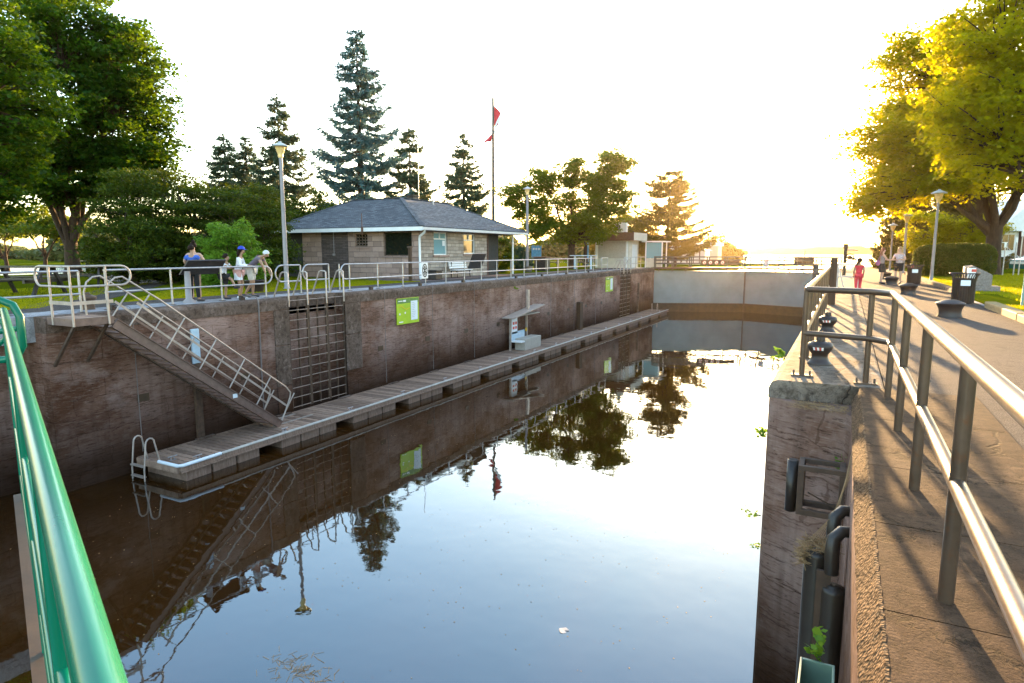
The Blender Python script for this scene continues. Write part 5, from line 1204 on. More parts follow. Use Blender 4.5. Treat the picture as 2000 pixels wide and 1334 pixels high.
c2_ = [V(PX1+.02,PY1+.28+r_*math.sin(a),(ZT+ZM2)/2-(ZT-ZM2)/2*math.cos(a)) for a in [math.pi*i/8 for i in range(9)]]
path = c1_ + [V(PX1+.02,PY0-.03,ZM2)] + c2_ + [V(PX1+.02,PY0-.03,ZT)]
MB().tube(path,.026,8,closed=True).build('rail_loop', M['alu'], pf)
g = MB(); g.box(PX0+.2,PX1+.03,PY0-.05,PY0-.035,ZL-.04,ZL+.04); g.box(PX1+.005,PX1+.02,PY0-.03,PY1+.05,ZL-.04,ZL+.04); g.build('low_bar', M['alu'], pf)

# kiosk on the dock
kk = thing('dock_kiosk', 'small open service kiosk with slanted winged roof standing on the dock', 'kiosk', (-16.0,31.2,ZD))
for x,y in ((-15.95,30.3),(-15.95,32.3)): MB().box(x-.05,x+.05,y-.04,y+.04,ZD,-1.95).build('post', M['alu'], kk)
g = MB(); g.beam((-15.82,29.75,-2.02),(-15.82,33.7,-1.55),.72,.05); g.build('roof', M['alu'], kk)
g = MB(); g.beam((-15.9,30.9,-1.97),(-15.9,33.4,-1.98),.5,.05); g.build('inner_roof', M['shutter'], kk)
MB().box(-15.9,-15.8,32.15,32.4,-1.7,-.62).build('mast', M['alu'], kk)
MB().box(-15.98,-15.93,30.45,31.1,-2.95,-2.05).build('poster', M['paper'], kk)
g = MB()
for k in range(2):
    for j in range(2): g.box(-15.928,-15.925,30.55+j*.28,30.75+j*.28,-2.45-k*.25,-2.30-k*.25)
g.build('poster_print', M['red'], kk)
MB().box(-15.97,-15.93,30.38,32.0,-3.35,-2.85).build('screen', M['pale_blue'], kk)
MB().box(-15.9,-15.3,30.35,31.9,-3.38,-3.30).build('counter', M['white'], kk)
MB().box(-15.9,-15.25,30.75,32.75,ZD+.002,-3.22).build('cabinet', M['stone_grey'] if False else M['shutter'], kk, bevel=.02)
g = MB(); disc(g, V(-15.88,32.1,-2.85), .13, V(0,1,0), V(0,0,1)); ring(g, V(-15.875,32.1,-2.85), .13,.03, V(0,1,0), V(0,0,1)); g.build('round_badge', M['yellow'], kk)

# ================================================================ near green railing of the gate we stand on
t = thing('gate_railing', 'thick glossy green railing with a looped end, nearest to the camera', 'railing', (-2.4,1.05,0))
G0 = V(-.53,.27,0); dr = (V(-2.47,1.10,0)-G0).normalized(); nr = V(-dr.y,dr.x,0)
Pn = lambda s, z, o=0: G0+dr*s+nr*o+V(0,0,z)
SE = 4.4
MB().tube([Pn(-1.2,1.145), Pn(1,1.145), Pn(SE,1.145)], .0185, 20).build('top_rail', M['green'], t)
for z in (.74,.42,.12): MB().tube([Pn(-1.2,z),Pn(SE,z)],.016,12).build('lower_rail', M['green'], t)
for s in (-.8,.75,2.3,SE-.12):
    MB().tube([Pn(s,-.1),Pn(s,1.12)],.017,12).build('post', M['green'], t)
# looped end return
Q = V(-5.14,2.34,0); rl = V(-math.cos(YAW),-math.sin(YAW),0)
MB().tube([Q+rl*.9+V(0,0,1.15),Q+rl*.12+V(0,0,1.165),Q+rl*.04+V(0,0,1.13),Q+V(0,0,1.05),Q+V(0,0,.84),Q+rl*.05+V(0,0,.76),Q+rl*.14+V(0,0,.74),Q+rl*.9+V(0,0,.74)],.026,14).build('end_loop', M['green'], t)
MB().tube([Q+rl*.8+V(0,0,1.09),Q+rl*.22+V(0,0,1.08),Q+rl*.12+V(0,0,1.0),Q+rl*.11+V(0,0,.90),Q+rl*.2+V(0,0,.82),Q+rl*.8+V(0,0,.80)],.017,12).build('inner_loop', M['green'], t)
MB().tube([Q+rl*.4+V(0,0,.90),Q+rl*.02+V(0,0,.965)],.02,12).build('inner_bar', M['green'], t)
t = thing('gate_walkway', 'worn timber gangplank with rusty bolts under the green railing', 'walkway', (-2.4,.6,-.1))
for k in range(9):
    g = MB(); a = Pn(-1.2+k*.63,-.22,.62); bb = Pn(-1.2+k*.63+.61,-.22,.62); g.beam(a, bb, .72, .05); g.build('plank', M['timber'], t)
g = MB(); g.beam(Pn(-1.2,-.12,.03), Pn(SE,-.12,.03), .05, .18); g.build('edge_beam', M['gate_stain'], t)

# ================================================================ near galvanised railing, right
t = thing('railing', 'weathered near railing turning the recess corner and passing the camera on the right', 'railing', (.3,5,0))
ZT_, ZM_ = 1.055, .525
line = [V(-.40,8.42,0), V(.28,8.21,0), V(.475,7.95,0), V(.475,-1.5,0)]
MB().tube([p+V(0,0,ZT_) for p in [line[0], line[0].lerp(line[1],.97), line[1].lerp(line[2],.3), line[2]-V(.015,-.03,0), line[2]+V(0,-.1,0), V(.475,5,0), line[3]]], .036, 16).build('top_rail', M['galv_warm'], t)
MB().tube([p+V(0,0,ZM_) for p in [line[0], line[0].lerp(line[1],.97), line[1].lerp(line[2],.3), line[2]-V(.015,-.03,0), line[2]+V(0,-.1,0), V(.475,5,0), line[3]]], .034, 16).build('mid_rail', M['galv_warm'], t)
for x,y in ((-.40,8.42),(.28,8.21),(.47,7.58),(.475,6.14),(.475,4.63),(.475,3.15),(.475,1.62),(.475,.1)):
    p = MB().tube([V(x,y,0),V(x,y,ZT_)],.031,16).build('post', M['galv_warm'], t)
    if y > 8:
        q = MB().box(x-.12,x+.12,y-.06,y+.06,.002,.016).build('base_plate', M['rust'], p)
        g = MB(); [g.lathe([(.012,.0),(.012,.05),(.004,.055)], (x+s*.09,y,.014), 6) for s in (-1,1)]; g.build('anchor_bolt', M['rust'], p)
t = thing('railing', 'sunlit railing running along the right lock wall beyond the corner post', 'railing', (-.42,20,0))
for z in (ZT_,ZM_): MB().tube([V(-.40,8.42,z)+V(0,.06,0),V(-.42,30,z)],.034,12).build('top_rail' if z==ZT_ else 'mid_rail', M['galv_warm'], t)
for k in range(14):
    y = 9.9+1.52*k; p = MB().tube([V(-.42,y,0),V(-.42,y,ZT_)],.031,10).build('post', M['galv_warm'], t)
    MB().box(-.52,-.32,y-.06,y+.06,.002,.014).build('base_plate', M['rust'], p)
t = thing('timber_post', 'tall dark timber post bolted inside the right railing', 'post', (-.3,21,0)); MB().box(-.40,-.22,20.3,20.48,0.0,1.32).build('timber', M['timber'], t, bevel=.01)
t = thing('timber_post', 'pale slanting plank tied to the right railing in front of the dark post', 'post', (-.5,13.4,-.7)); g = MB(); g.beam((-.46,13.4,-.62),(-.50,13.1,1.28),.10,.035); g.build('plank', M['coping'], t)

def bollard_taped(label, x, y, s=1):
    t = thing('bollard', label, 'bollard', (x,y,0), 'taped mooring bollards by the right railing')
    MB().lathe([(.15*s,0),(.15*s,.022),(.125*s,.05),(.10*s,.10),(.102*s,.14),(.132*s,.18),(.155*s,.22),(.160*s,.255),(.148*s,.285),(.11*s,.308),(.06*s,.315)],(x,y,0),24).build('body', M['dark'], t)
    MB().lathe([(.055*s,.31),(.055*s,.37),(.05*s,.385),(0,.387)],(x,y,0),16).build('knob', M['dark'], t)
    a0 = -2.1
    for k in range(5):
        a = a0+k*.17; g = MB(); 
        r0, r1, z0, z1 = .150, .162, .205, .245
        g.add([(x+r0*math.cos(a),y+r0*math.sin(a),z0),(x+r0*math.cos(a+.16),y+r0*math.sin(a+.16),z0),(x+r1*math.cos(a+.13),y+r1*math.sin(a+.13),z1),(x+r1*math.cos(a-.03),y+r1*math.sin(a-.03),z1)],[(0,1,2,3)])
        g.build('tape', M['red' if k%2 else 'signs_white'], t)
bollard_taped('taped mooring bollard nearest the corner post', -.24, 9.4); bollard_taped('second taped mooring bollard, farther along the right railing', -.24, 13.2)
def bollard_path(label, x, y):
    t = thing('bollard', label, 'bollard', (x,y,0), 'wide dark bollards on the asphalt path')
    MB().lathe([(.25,-.012),(.25,.01),(.232,.06),(.232,.16),(.265,.25),(.295,.29),(.298,.31)],(x,y,0),24).build('body', M['dark'], t)
    MB().lathe([(.302,.311),(.285,.325),(.20,.365),(.11,.395),(0,.402)],(x,y,0),24).build('cap', M['dark'], t)
bollard_path('wide dark bollard nearest on the asphalt path', 2.22, 17.9)
bollard_path('second wide dark bollard on the path, right of the child in red', 2.02, 26.8)
bollard_path('third wide dark bollard, between the two talking women', 1.9, 34.3)
bollard_path('farthest wide dark bollard, behind the two women', 1.98, 41.3)
def boll_left(label, x, y):
    t = thing('bollard', label, 'bollard', (x,y,0), 'rusty bollards on the far bank')
    MB().lathe([(.16,-.01),(.15,.05),(.14,.2),(.2,.28),(.21,.33),(.12,.38)],(x,y,0),18).build('body', M['rust'], t); MB().lathe([(.07,.381),(.07,.44),(0,.45)],(x,y,0),12).build('knob', M['rust'], t)
boll_left('rusty bollard behind the landing platform', -17.6, 9.6); 
t = thing('planter', 'dark round planter tub behind the leaning old man', 'planter', (-20.0,17.0,-.01)); MB().lathe([(.3,0),(.32,.04),(.36,.42),(.38,.44),(.34,.44),(.33,.38),(0,.36)],(-20.0,17.0,-.01),20).build('tub', M['dark'], t)

def bin_slat(label, x, y, z, s=1.0, cup=False):
    t = thing('litter_bin', label, 'litter bin', (x,y,z), 'dark slatted litter bins on the right')
    MB().lathe([(.255*s,0.0),(.262*s,.02),(.262*s,.74)],(x,y,z),28).build('liner', M['dark'], t)
    g = MB()
    for k in range(28):
        a = 2*math.pi*k/28; c, q = math.cos(a)*s, math.sin(a)*s
        g.tube([V(x+.277*c,y+.277*q,z+.02),V(x+.277*c,y+.277*q,z+.62),V(x+.30*c,y+.30*q,z+.78),V(x+.36*c,y+.36*q,z+.87)],.013,4)
    g.build('slats', M['dark'], t)
    MB().tube([V(x+.37*s*math.cos(a),y+.37*s*math.sin(a),z+.875) for a in [2*math.pi*i/28 for i in range(28)]],.018,6,closed=True).build('rim', M['dark'], t)
    MB().box(x-.10*s-.02,x+.12*s,y-.297*s,y-.29*s,z+.52,z+.68).build('label_plate', M['paper'], t)
bin_slat('dark slatted litter bin nearest the camera, before the stone monument', 3.12, 22.9, 0)
bin_slat('dark slatted litter bin standing by the hedge end', 2.9, 35.9, 0)
t = thing('takeaway_bag', 'white takeaway paper bag with a red print stuffed in the near litter bin', 'rubbish', (3.25,22.8,.8)); MB().box(3.16,3.36,22.75,22.85,.72,1.03).build('paper', M['signs_white'], t, bevel=.01); MB().box(3.25,3.37,22.742,22.748,.92,1.0).build('red_print', M['red'], t)
t = thing('monument', 'grey granite marker stone with a slanted top on a plinth on the lawn', 'monument', (4.35,28.9,.05))
MB().box(3.75,5.0,28.6,29.3,.0,.26).build('plinth', M['granite'], t, bevel=.02)
g = MB(); g.add([(3.9,28.7,.26),(4.75,28.7,.26),(4.75,29.2,.26),(3.9,29.2,.26),(3.9,28.7,.92),(4.75,28.7,.66),(4.75,29.2,.70),(3.9,29.2,.98),(4.15,28.7,.98),(4.15,29.2,1.02)],
 [(3,2,1,0),(0,1,5,8,4),(1,2,6,5),(2,3,7,9,6),(3,0,4,7),(4,8,9,7),(8,5,6,9)]); g.build('stone', M['granite'], t, bevel=.02)
t = thing('bicycle', 'dark bicycle parked behind the woman in the floral shirt', 'bicycle', (2.9,37.9,0))
for yy in (37.4,38.45): MB().tube([V(2.95,yy+.33*math.cos(a),.34+.33*math.sin(a)) for a in [2*math.pi*i/20 for i in range(20)]],.018,5,closed=True).build('wheel', M['black'], t)
g = MB(); q = [V(2.95,37.4,.34),V(2.95,37.6,.86),V(2.95,38.1,.80),V(2.95,38.45,.34),V(2.95,37.95,.30)]
g.tube([q[0],q[1],q[2],q[3],q[4],q[1]],.018,6); g.tube([q[4],q[2]],.018,6); g.build('frame', M['red'], t)
g = MB(); g.tube([V(2.72,37.58,1.0),V(2.95,37.62,1.02),V(3.18,37.58,1.0)],.014,6); g.tube([q[1],V(2.95,37.6,1.02)],.016,6); g.build('handlebar', M['dark'], t); g = MB(); g.box(2.88,3.02,38.0,38.25,.86,.91); g.build('saddle', M['black'], t)
# steel stand and gate machinery past the railing
t = thing('gate_stand', 'grey steel table frame beside the railing, left of the child in red', 'stand', (.1,31,0))
g = MB(); g.box(-.35,.55,30.6,31.5,.92,1.0); g.build('top', M['galv'], t)
for x,y in ((-.3,30.65),(.5,30.65),(-.3,31.4),(.5,31.4)): g = MB(); g.beam((x,y,0),(x,y,.92),.07,.07); g.build('leg', M['galv'], t)
g = MB(); g.box(-.3,.5,30.63,30.68,.42,.50); g.beam((-.3,30.6,.9),(-.05,30.6,0),.06,.06, side=V(0,1,0)); g.build('brace', M['galv'], t)
t = thing('gate_winch', 'dark hand winch with gears above the right end of the far gate', 'winch', (.2,44,0))
g = MB(); g.tube([V(-.1,44,0),V(-.1,44,1.75)],.10,10); g.tube([V(-.1,44,1.7),V(-.1,44,2.0)],.14,10); g.build('column', M['dark'], t)
g = MB(); g.tube([V(.0,44,1.62),V(.55,44.3,1.62)],.05,8); g.tube([V(.0,44,1.2),V(.5,44.3,1.05)],.07,8); g.build('lever', M['galv'], t)
g = MB(); [ring(g, V(.15,43.9,1.15), r, .07, V(1,0,0), V(0,0,1)) for r in (.26,.14)]; g.tube([V(.15,43.9,1.15),V(.15,44.4,1.15)],.08,8); g.build('gear', M['rust'], t)
t = thing('sign_board', 'pale weathered board on the far gate walkway right of centre', 'sign', (-5.0,64.5,.1)); c = PR(3.4,0,-.45); g = MB(); g.beam(PR(2.5,.62,-.56), PR(4.3,.62,-.56), .05, .75); g.build('board', M['coping'], t); MB().tube([PR(3.4,.2,-.6),PR(3.4,1.5,-.6)],.06,8).build('post', M['pole'], t)
# end-of-path railing and lake side railing
t = thing('railing', 'distant low railing where the right path meets the lake', 'railing', (4,74,0))
for z in (.5,1.0): MB().tube([V(.5,74,z),V(9,74,z)],.03,6).build('rail', M['galv'], t)
for k in range(6): MB().tube([V(.5+1.7*k,74,0),V(.5+1.7*k,74,1.0)],.03,6).build('post', M['galv'], t)

# brick house on the right
c = gp(1990,58,.05); hx = c.x
hs = thing('brick_house', 'brick house with a white gabled porch behind the right maple', 'house', tuple(c))
R0 = Vector((math.cos(YAW), math.sin(YAW), 0)); F0 = Vector((-math.sin(YAW), math.cos(YAW), 0))
def HB(mb, u0,u1,d0,d1,z0,z1, mi=0):
    q=[]
    for z in (z0,z1):
        for u,d in ((u0,d0),(u1,d0),(u1,d1),(u0,d1)): q.append(c+R0*u+F0*d+V(0,0,z))
    mb.add(q,[(3,2,1,0),(4,5,6,7),(0,1,5,4),(1,2,6,5),(2,3,7,6),(3,0,4,7)],mi); return mb
HB(MB(), -.3,9,0,7,-.1,3.4).build('wall', M['brick'], hs)
HB(MB(), -2.2,-.31,.4,5,1.0,3.3).build('porch_wall', M['white'], hs)
wd_ = HB(MB(), -1.9,-.7,.30,.39,1.5,3.1).build('window', M['white'], hs); HB(MB(), -1.83,-1.33,.27,.299,1.6,2.25).build('pane', M['glass_dark'], wd_); HB(MB(), -1.27,-.77,.27,.299,1.6,3.0).build('pane', M['glass_dark'], wd_); HB(MB(), -1.83,-1.33,.27,.299,2.33,3.0).build('pane', M['glass_dark'], wd_)
g = MB(); q = [c+R0*u+F0*d+V(0,0,z) for d in (-.4,6) for u,z in ((-3.0,3.3),(4.0,3.3),(.5,6.3))]; g.add(q,[(0,1,2),(5,4,3),(0,2,5,3),(1,4,5,2),(0,3,4,1)]); rr_ = g.build('roof', M['white'], hs)
HB(MB(), 4.2,9.4,-.4,7.4,3.41,3.7).build('eave', M['white'], hs)
for k in range(6): HB(MB(), -1.7,.3,-1.7+k*.3,-1.4+k*.3,0,.17*(k+1)).build('step', M['strip'], hs)
for u in (-1.75,.35): 
    g = MB(); g.tube([c+R0*u+F0*-1.7,c+R0*u+F0*-1.7+V(0,0,1.0),c+R0*u+F0*0+V(0,0,2.0),c+R0*u+F0*0+V(0,0,1.0)],.03,6); g.build('handrail', M['white'], hs)
sg = 'thin white topped marker stakes before the house'
for px,h,lab in ((1953,2.0,'leftmost thin stake before the house steps'),(1974,2.3,'middle thin stake with a white top before the house'),(1984,2.7,'tallest thin stake with a white top before the house')):
    p = gp(px,40,.05); t = thing('marker_stake', lab, 'post', tuple(p), sg); MB().tube([p, p+V(0,0,h-.25)],.035,6).build('pole', M['galv'], t); MB().box(p.x-.06,p.x+.06,p.y-.02,p.y+.02,h-.245,h+.1).build('tip', M['signs_white'], t)
p = gp(2008,44,.05); t = thing('parked_car', 'teal car parked at the house, cut by the right edge of the photo', 'car', tuple(p))
def CB(pts, w0, name, m, off=0):
    g = MB(); vs=[p+R0*u+F0*(off-w0/2)+V(0,0,z) for u,z in pts]+[p+R0*u+F0*(off+w0/2)+V(0,0,z) for u,z in pts]; n=len(pts)
    g.add(vs,[tuple(range(n)),tuple(range(n,2*n))[::-1]]+[(i,n+i,n+(i+1)%n,(i+1)%n) for i in range(n)]); return g.build(name, m, t, bevel=.04)
CB([(-.9,.3),(3.3,.3),(3.35,.75),(3.2,.95),(2.5,1.0),(1.9,1.42),(.4,1.45),(-.15,1.05),(-.85,.9),(-.95,.6)],1.7,'body',M['car'])
CB([(.45,1.37),(1.85,1.34),(2.35,1.02),(0.0,1.02)],1.62+.1,'window',M['glass_dark'])
for u in (-.1,2.5):
    g = MB(); g.tube([p+R0*u+F0*-.88+V(0,0,.32),p+R0*u+F0*-.68+V(0,0,.32)],.32,16); w__ = g.build('wheel', M['black'], t); g = MB(); g.tube([p+R0*u+F0*-.90+V(0,0,.32),p+R0*u+F0*-.881+V(0,0,.32)],.2,12); g.build('rim', M['alu'], w__)
CB([(-.97,.62),(-.9,.62),(-.88,.8),(-.95,.8)],1.5,'headlight',M['signs_white'])
p = Z_=V(3.95,20.2,.05); t = thing('post', 'thin pale post with a round base at the right edge of the lawn', 'post', (3.95,21.2,0)); MB().lathe([(.12,0),(.12,.03),(.03,.06),(.025,1.3)],(4.22,21.3,0),12).build('pole', M['pale_green'], t)

# floating bits
t = thing('lily_leaf', 'single pale round leaf floating on the open water', 'leaf', (-3.0,8.0,ZW))
def zpt(px, py, z):
    f = Vector((-math.sin(YAW)*math.cos(PITCH), math.cos(YAW)*math.cos(PITCH), -math.sin(PITCH))); u = Vector((-math.sin(YAW)*math.sin(PITCH), math.cos(YAW)*math.sin(PITCH), math.cos(PITCH))); r_ = Vector((math.cos(YAW), math.sin(YAW), 0))
    d = f + r_*((px-1000)/F_PX) + u*((667-py)/F_PX); return V(0,0,1.5)+d*((z-1.5)/d.z)
c = zpt(1101,1231,ZW+.006); t.location = c; W[t.name] = c
g = MB(); pts = [(c.x+.075*(1+.15*math.sin(3*a))*math.cos(a), c.y+.075*(1+.12*math.cos(4*a))*math.sin(a), c.z+.004*math.sin(2*a)) for a in [.3+5.7*i/18 for i in range(19)]]+[(c.x+.01,c.y,c.z)]
g.add(pts,[tuple(range(len(pts)))]); g.build('blade', M['c_cream'], t)
gg = rng(301); n = 900; x = -15+gg.random(n)*13.5; y = 5+gg.random(n)*20; k = gg.random(n) < np.clip(1.3-(y-5)/18,0,1); cc = np.column_stack([x,y,np.full(n,ZW+.004)])[k]
qd = leaf_quads(gg, cc, .028, 30, .6); o = soup('floating_specks', qd, M['straw']); tag(o, kind='stuff')
gg = rng(302); c = zpt(590,1310,ZW+.004); n=90; cc = np.column_stack([c.x+gg.normal(size=n)*.28, c.y+gg.normal(size=n)*.18, np.full(n,ZW+.004)]); d = gg.normal(size=(n,3)); d[:,2]=0; d/=np.linalg.norm(d,axis=1)[:,None]; d*=.07; s_=np.column_stack([-d[:,1],d[:,0],d[:,2]])*.05
o = soup('water_weed', np.stack([cc-d-s_,cc-d+s_,cc+d+s_,cc+d-s_],1), M['straw']); tag(o, kind='stuff')

# ================================================================ people
def skin_obj(name, parent, verts, edges, m, sub=2):
    """verts: list of (x,y,z,r) or (x,y,z,rx,ry)"""
    bm = bmesh.new(); ly = bm.verts.layers.skin.verify(); bv = [bm.verts.new(v[:3]) for v in verts]
    for a, b_ in edges: bm.edges.new((bv[a], bv[b_]))
    for i, v in enumerate(verts):
        bv[i][ly].radius = (v[3], v[4] if len(v) > 4 else v[3]); bv[i][ly].use_root = (i == 0)
    me = bpy.data.meshes.new(name); bm.to_mesh(me); bm.free(); me.materials.append(m)
    o = bpy.data.objects.new(name, me); col.objects.link(o); o.parent = parent; W[o.name] = Vector((0,0,0))
    s = o.modifiers.new('skin', 'SKIN'); s.use_smooth_shade = True; s.branch_smoothing = .6
    u = o.modifiers.new('sub', 'SUBSURF'); u.levels = sub; u.render_levels = sub
    return o
BASE = dict(pelvis=(0,0,.93), waist=(0,-.005,1.04), chest=(0,.01,1.22), base=(0,0,1.38), neck=(0,.0,1.46), chin=(0,.02,1.53), head=(0,.015,1.60), crown=(0,.0,1.66),
  shL=(-.17,0,1.37), elL=(-.22,-.03,1.10), wrL=(-.22,.08,.88), shR=(.17,0,1.37), elR=(.22,-.03,1.10), wrR=(.22,.08,.88),
  hipL=(-.09,0,.88), knL=(-.10,.02,.48), anL=(-.10,-.02,.085), toL=(-.11,.13,.03), hipR=(.09,0,.88), knR=(.10,.02,.48), anR=(.10,-.02,.085), toR=(.11,.13,.03))
def person(label, loc, head, scale, pose, skin, hair, clothes, group=None, hairstyle='short', build=1.0, hat=None, hk=1.0):
    J = dict(BASE); J.update(pose); face = J.pop('face', (0,1,0))
    t = thing('person', label, 'person', (0,0,0), group)
    rad = dict(pelvis=(.13,.095), waist=(.115,.085), chest=(.135,.095), base=(.085,.06), neck=(.05,.05), chin=(.058*hk,.065*hk), head=(.076*hk,.088*hk), crown=(.055*hk,.065*hk),
      sh=(.055,.055), el=(.038,.038), wr=(.026,.022), hip=(.078,.08), kn=(.052,.055), an=(.034,.038), to=(.038,.022))
    names = list(J); idx = {n:i for i,n in enumerate(names)}
    vs = []
    for n in names:
        r_ = rad[n] if n in rad else rad[n[:2]] if n[:2] in rad else rad[n[:3]]
        vs.append((*J[n], r_[0]*build, r_[1]*build))
    ed = [('pelvis','waist'),('waist','chest'),('chest','base'),('base','neck'),('neck','chin'),('chin','head'),('head','crown')]
    for s in 'LR': ed += [('base','sh'+s),('sh'+s,'el'+s),('el'+s,'wr'+s),('pelvis','hip'+s),('hip'+s,'kn'+s),('kn'+s,'an'+s),('an'+s,'to'+s)]
    ed = [(idx[a],idx[b_]) for a,b_ in ed]
    # nose
    f = Vector(face).normalized(); h = Vector(J['head'])
    vs.append((*(h+f*.098+V(0,0,-.012)), .012,.012)); ed.append((idx['head'], len(vs)-1))
    # palms and fingers
    for s in 'LR':
        w_ = Vector(J['wr'+s]); e_ = Vector(J['el'+s]); d = (w_-e_).normalized(); sd = d.cross(V(0,0,1)); 
        if sd.length < .1: sd = V(1,0,0)
        sd.normalize(); dn = (d+V(0,0,-.35)).normalized()
        pm = w_+d*.055; vs.append((*pm,.034,.016)); pi_ = len(vs)-1; ed.append((idx['wr'+s],pi_))
        for k,(o_,ln) in enumerate(((-.027,.062),(-.009,.072),(.009,.07),(.027,.055))):
            a = pm+d*.035+sd*o_; vs.append((*a,.0095,.0095)); ed.append((pi_,len(vs)-1)); bq = a+dn*ln; vs.append((*bq,.007,.007)); ed.append((len(vs)-2,len(vs)-1))
        a = w_+d*.03+sd*(-.04 if s=='R' else .04)+V(0,0,-.005); vs.append((*a,.011,.011)); ed.append((pi_,len(vs)-1)); vs.append((*(a+d*.035),.008,.008)); ed.append((len(vs)-2,len(vs)-1))
    skin_obj('body', t, [v for v in vs], ed, M[skin])
    # eyes
    sdv = f.cross(V(0,0,1)).normalized()
    for s in (-1,1):
        W[t.name] = Vector((0,0,0)); MB().ball(h+f*.082+sdv*.03*s+V(0,0,.012), .010, 8, 6).build('eye', M['black'], t)
    # clothes
    def grow(names_, off, m, name, stops=None):
        vv = []; ii = {}
        for n in names_:
            r_ = rad[n] if n in rad else rad[n[:2]] if n[:2] in rad else rad[n[:3]]
            ii[n] = len(vv); vv.append([*J[n], r_[0]*build+off, r_[1]*build+off])
        ee = []
        link = [('pelvis','waist'),('waist','chest'),('chest','base')]
        for s in 'LR': link += [('base','sh'+s),('sh'+s,'el'+s),('el'+s,'wr'+s),('pelvis','hip'+s),('hip'+s,'kn'+s),('kn'+s,'an'+s),('an'+s,'to'+s)]
        for a,b_ in link:
            if a in ii and b_ in ii:
                fr_ = (stops or {}).get(b_[:-1] if b_[-1] in 'LR' else b_, 1)
                if fr_ < 1:
                    va = Vector(J[a]); vb = Vector(J[b_]); q = va.lerp(vb, fr_); vv[ii[b_]][:3] = list(q); k_ = (vv[ii[a]][3]*(1-fr_)+vv[ii[b_]][3]*fr_); vv[ii[b_]][3] = k_*1.08; vv[ii[b_]][4] = k_*1.1
                ee.append((ii[a], ii[b_]))
        return skin_obj(name, t, [tuple(v) for v in vv], ee, M[m], 2)
    for c_ in clothes:
        kind, m = c_[0], c_[1]
        if kind == 'tee': grow(['chest','waist','pelvis','base','shL','elL','shR','elR'], .018, m, 'shirt', {'el':.5})
        if kind == 'tank': grow(['chest','waist','pelvis','base'], .016, m, 'top')
        if kind == 'long': grow(['chest','waist','pelvis','base','shL','elL','wrL','shR','elR','wrR'], .02, m, 'cardigan', {'wr':.85})
        if kind == 'shorts': grow(['pelvis','hipL','hipR','knL','knR'], .03, m, 'shorts', {'kn':c_[2] if len(c_)>2 else .75})
        if kind == 'trousers': grow(['pelvis','hipL','hipR','knL','knR','anL','anR'], .016, m, 'trousers', {'an':.96})
        if kind == 'skirt':
            g = MB(); p = Vector(J['pelvis']); k_ = (Vector(J['knL'])+Vector(J['knR']))/2; n=18; rings=[]; 
            for i,(tt,rx) in enumerate(((-.1,.135),(.1,.165),(.45,.19),(c_[2],.205))):
                q = p.lerp(k_, tt); rings.append([(q.x+rx*build*math.cos(2*math.pi*a/n)*(1+.04*math.sin(5*2*math.pi*a/n)), q.y+rx*.8*build*math.sin(2*math.pi*a/n), q.z) for a in range(n)])
            g.add([v for r_ in rings for v in r_],[(i*n+a,i*n+(a+1)%n,(i+1)*n+(a+1)%n,(i+1)*n+a) for i in range(3) for a in range(n)],0,True); g.build('skirt', M[m], t)
        if kind == 'coat':  # open cardigan tail
            g = MB(); p = Vector(J['waist']); n=18
            rr2 = []
            for z_,rx in ((0,.15),(-.2,.175),(-.42,.20)): rr2.append([(p.x+rx*math.cos(a_),p.y-.01+rx*.75*math.sin(a_),p.z+z_) for a_ in [math.pi*.62+ (math.pi*1.76)*i/n for i in range(n+1)]])
            g.add([v for r_ in rr2 for v in r_],[(i*(n+1)+a,i*(n+1)+a+1,(i+1)*(n+1)+a+1,(i+1)*(n+1)+a) for i in range(2) for a in range(n)],0,True); g.build('cardigan_tail', M[m], t)
    for s in 'LR':
        a = Vector(J['an'+s]); o_ = Vector(J['to'+s]); d = (o_-a); d.z = 0; d = d.normalized() if d.length > 1e-4 else V(0,1,0); zb = o_.z-.03
        g = MB(); hz = a.z-.085
        g.tube([a-d*.045+V(0,0,-.045), a.lerp(o_,.45)+V(0,0,-.022), o_+d*.02+V(0,0,.0), o_+d*.055+V(0,0,-.005)], [.042,.046,.042,.022], 10); g.build('shoe', M[dict(clothes_shoe='shoe').get('x', 'shoe') if not any(c_[0]=='shoes' for c_ in clothes) else [c_[1] for c_ in clothes if c_[0]=='shoes'][0]], t)
    # hair
    up = (Vector(J['crown'])-Vector(J['chin'])).normalized(); hc = h+up*.03-f*.022
    g = MB(); nu, nv = 16, 10; vs2 = []
    rt = up.cross(f).normalized(); f2 = rt.cross(up).normalized()
    for j in range(nv+1):
        for k in range(nu):
            b_ = 2*math.pi*k/nu; front = max(0, math.cos(b_)); lim = 1.95 - .95*front**.7 if hairstyle != 'long' else 2.25-1.2*front**.6
            a = lim*j/nv; rr3 = hk*(1+.03*math.sin(9*b_+3*a))
            vs2.append(hc+(up*math.cos(a)*.108+(f2*math.cos(b_)*.108+rt*math.sin(b_)*.094)*math.sin(a))*rr3)
    g.add(vs2,[(j*nu+k,j*nu+(k+1)%nu,(j+1)*nu+(k+1)%nu,(j+1)*nu+k) for j in range(nv) for k in range(nu)],0,True)
    if hairstyle in ('long','pony'):
        if hairstyle == 'long':
            for sx in (-.07,-.03,.03,.07): g.tube([hc-f2*.05+rt*sx, hc-f2*.095+rt*sx*1.2-up*.12, hc-f2*.09+rt*sx*1.3-up*.27],[.045,.045,.02],8)
        else: g.tube([hc-f2*.10, hc-f2*.17-up*.05+rt*.08, hc-f2*.15-up*.17+rt*.13, hc-f2*.12-up*.26+rt*.14],[.035,.055,.045,.015],8)
    if hairstyle == 'bun': g.ball(hc-f2*.04+up*.12, .05, 10, 8)
    hr = g.build('hair', M[hair], t)
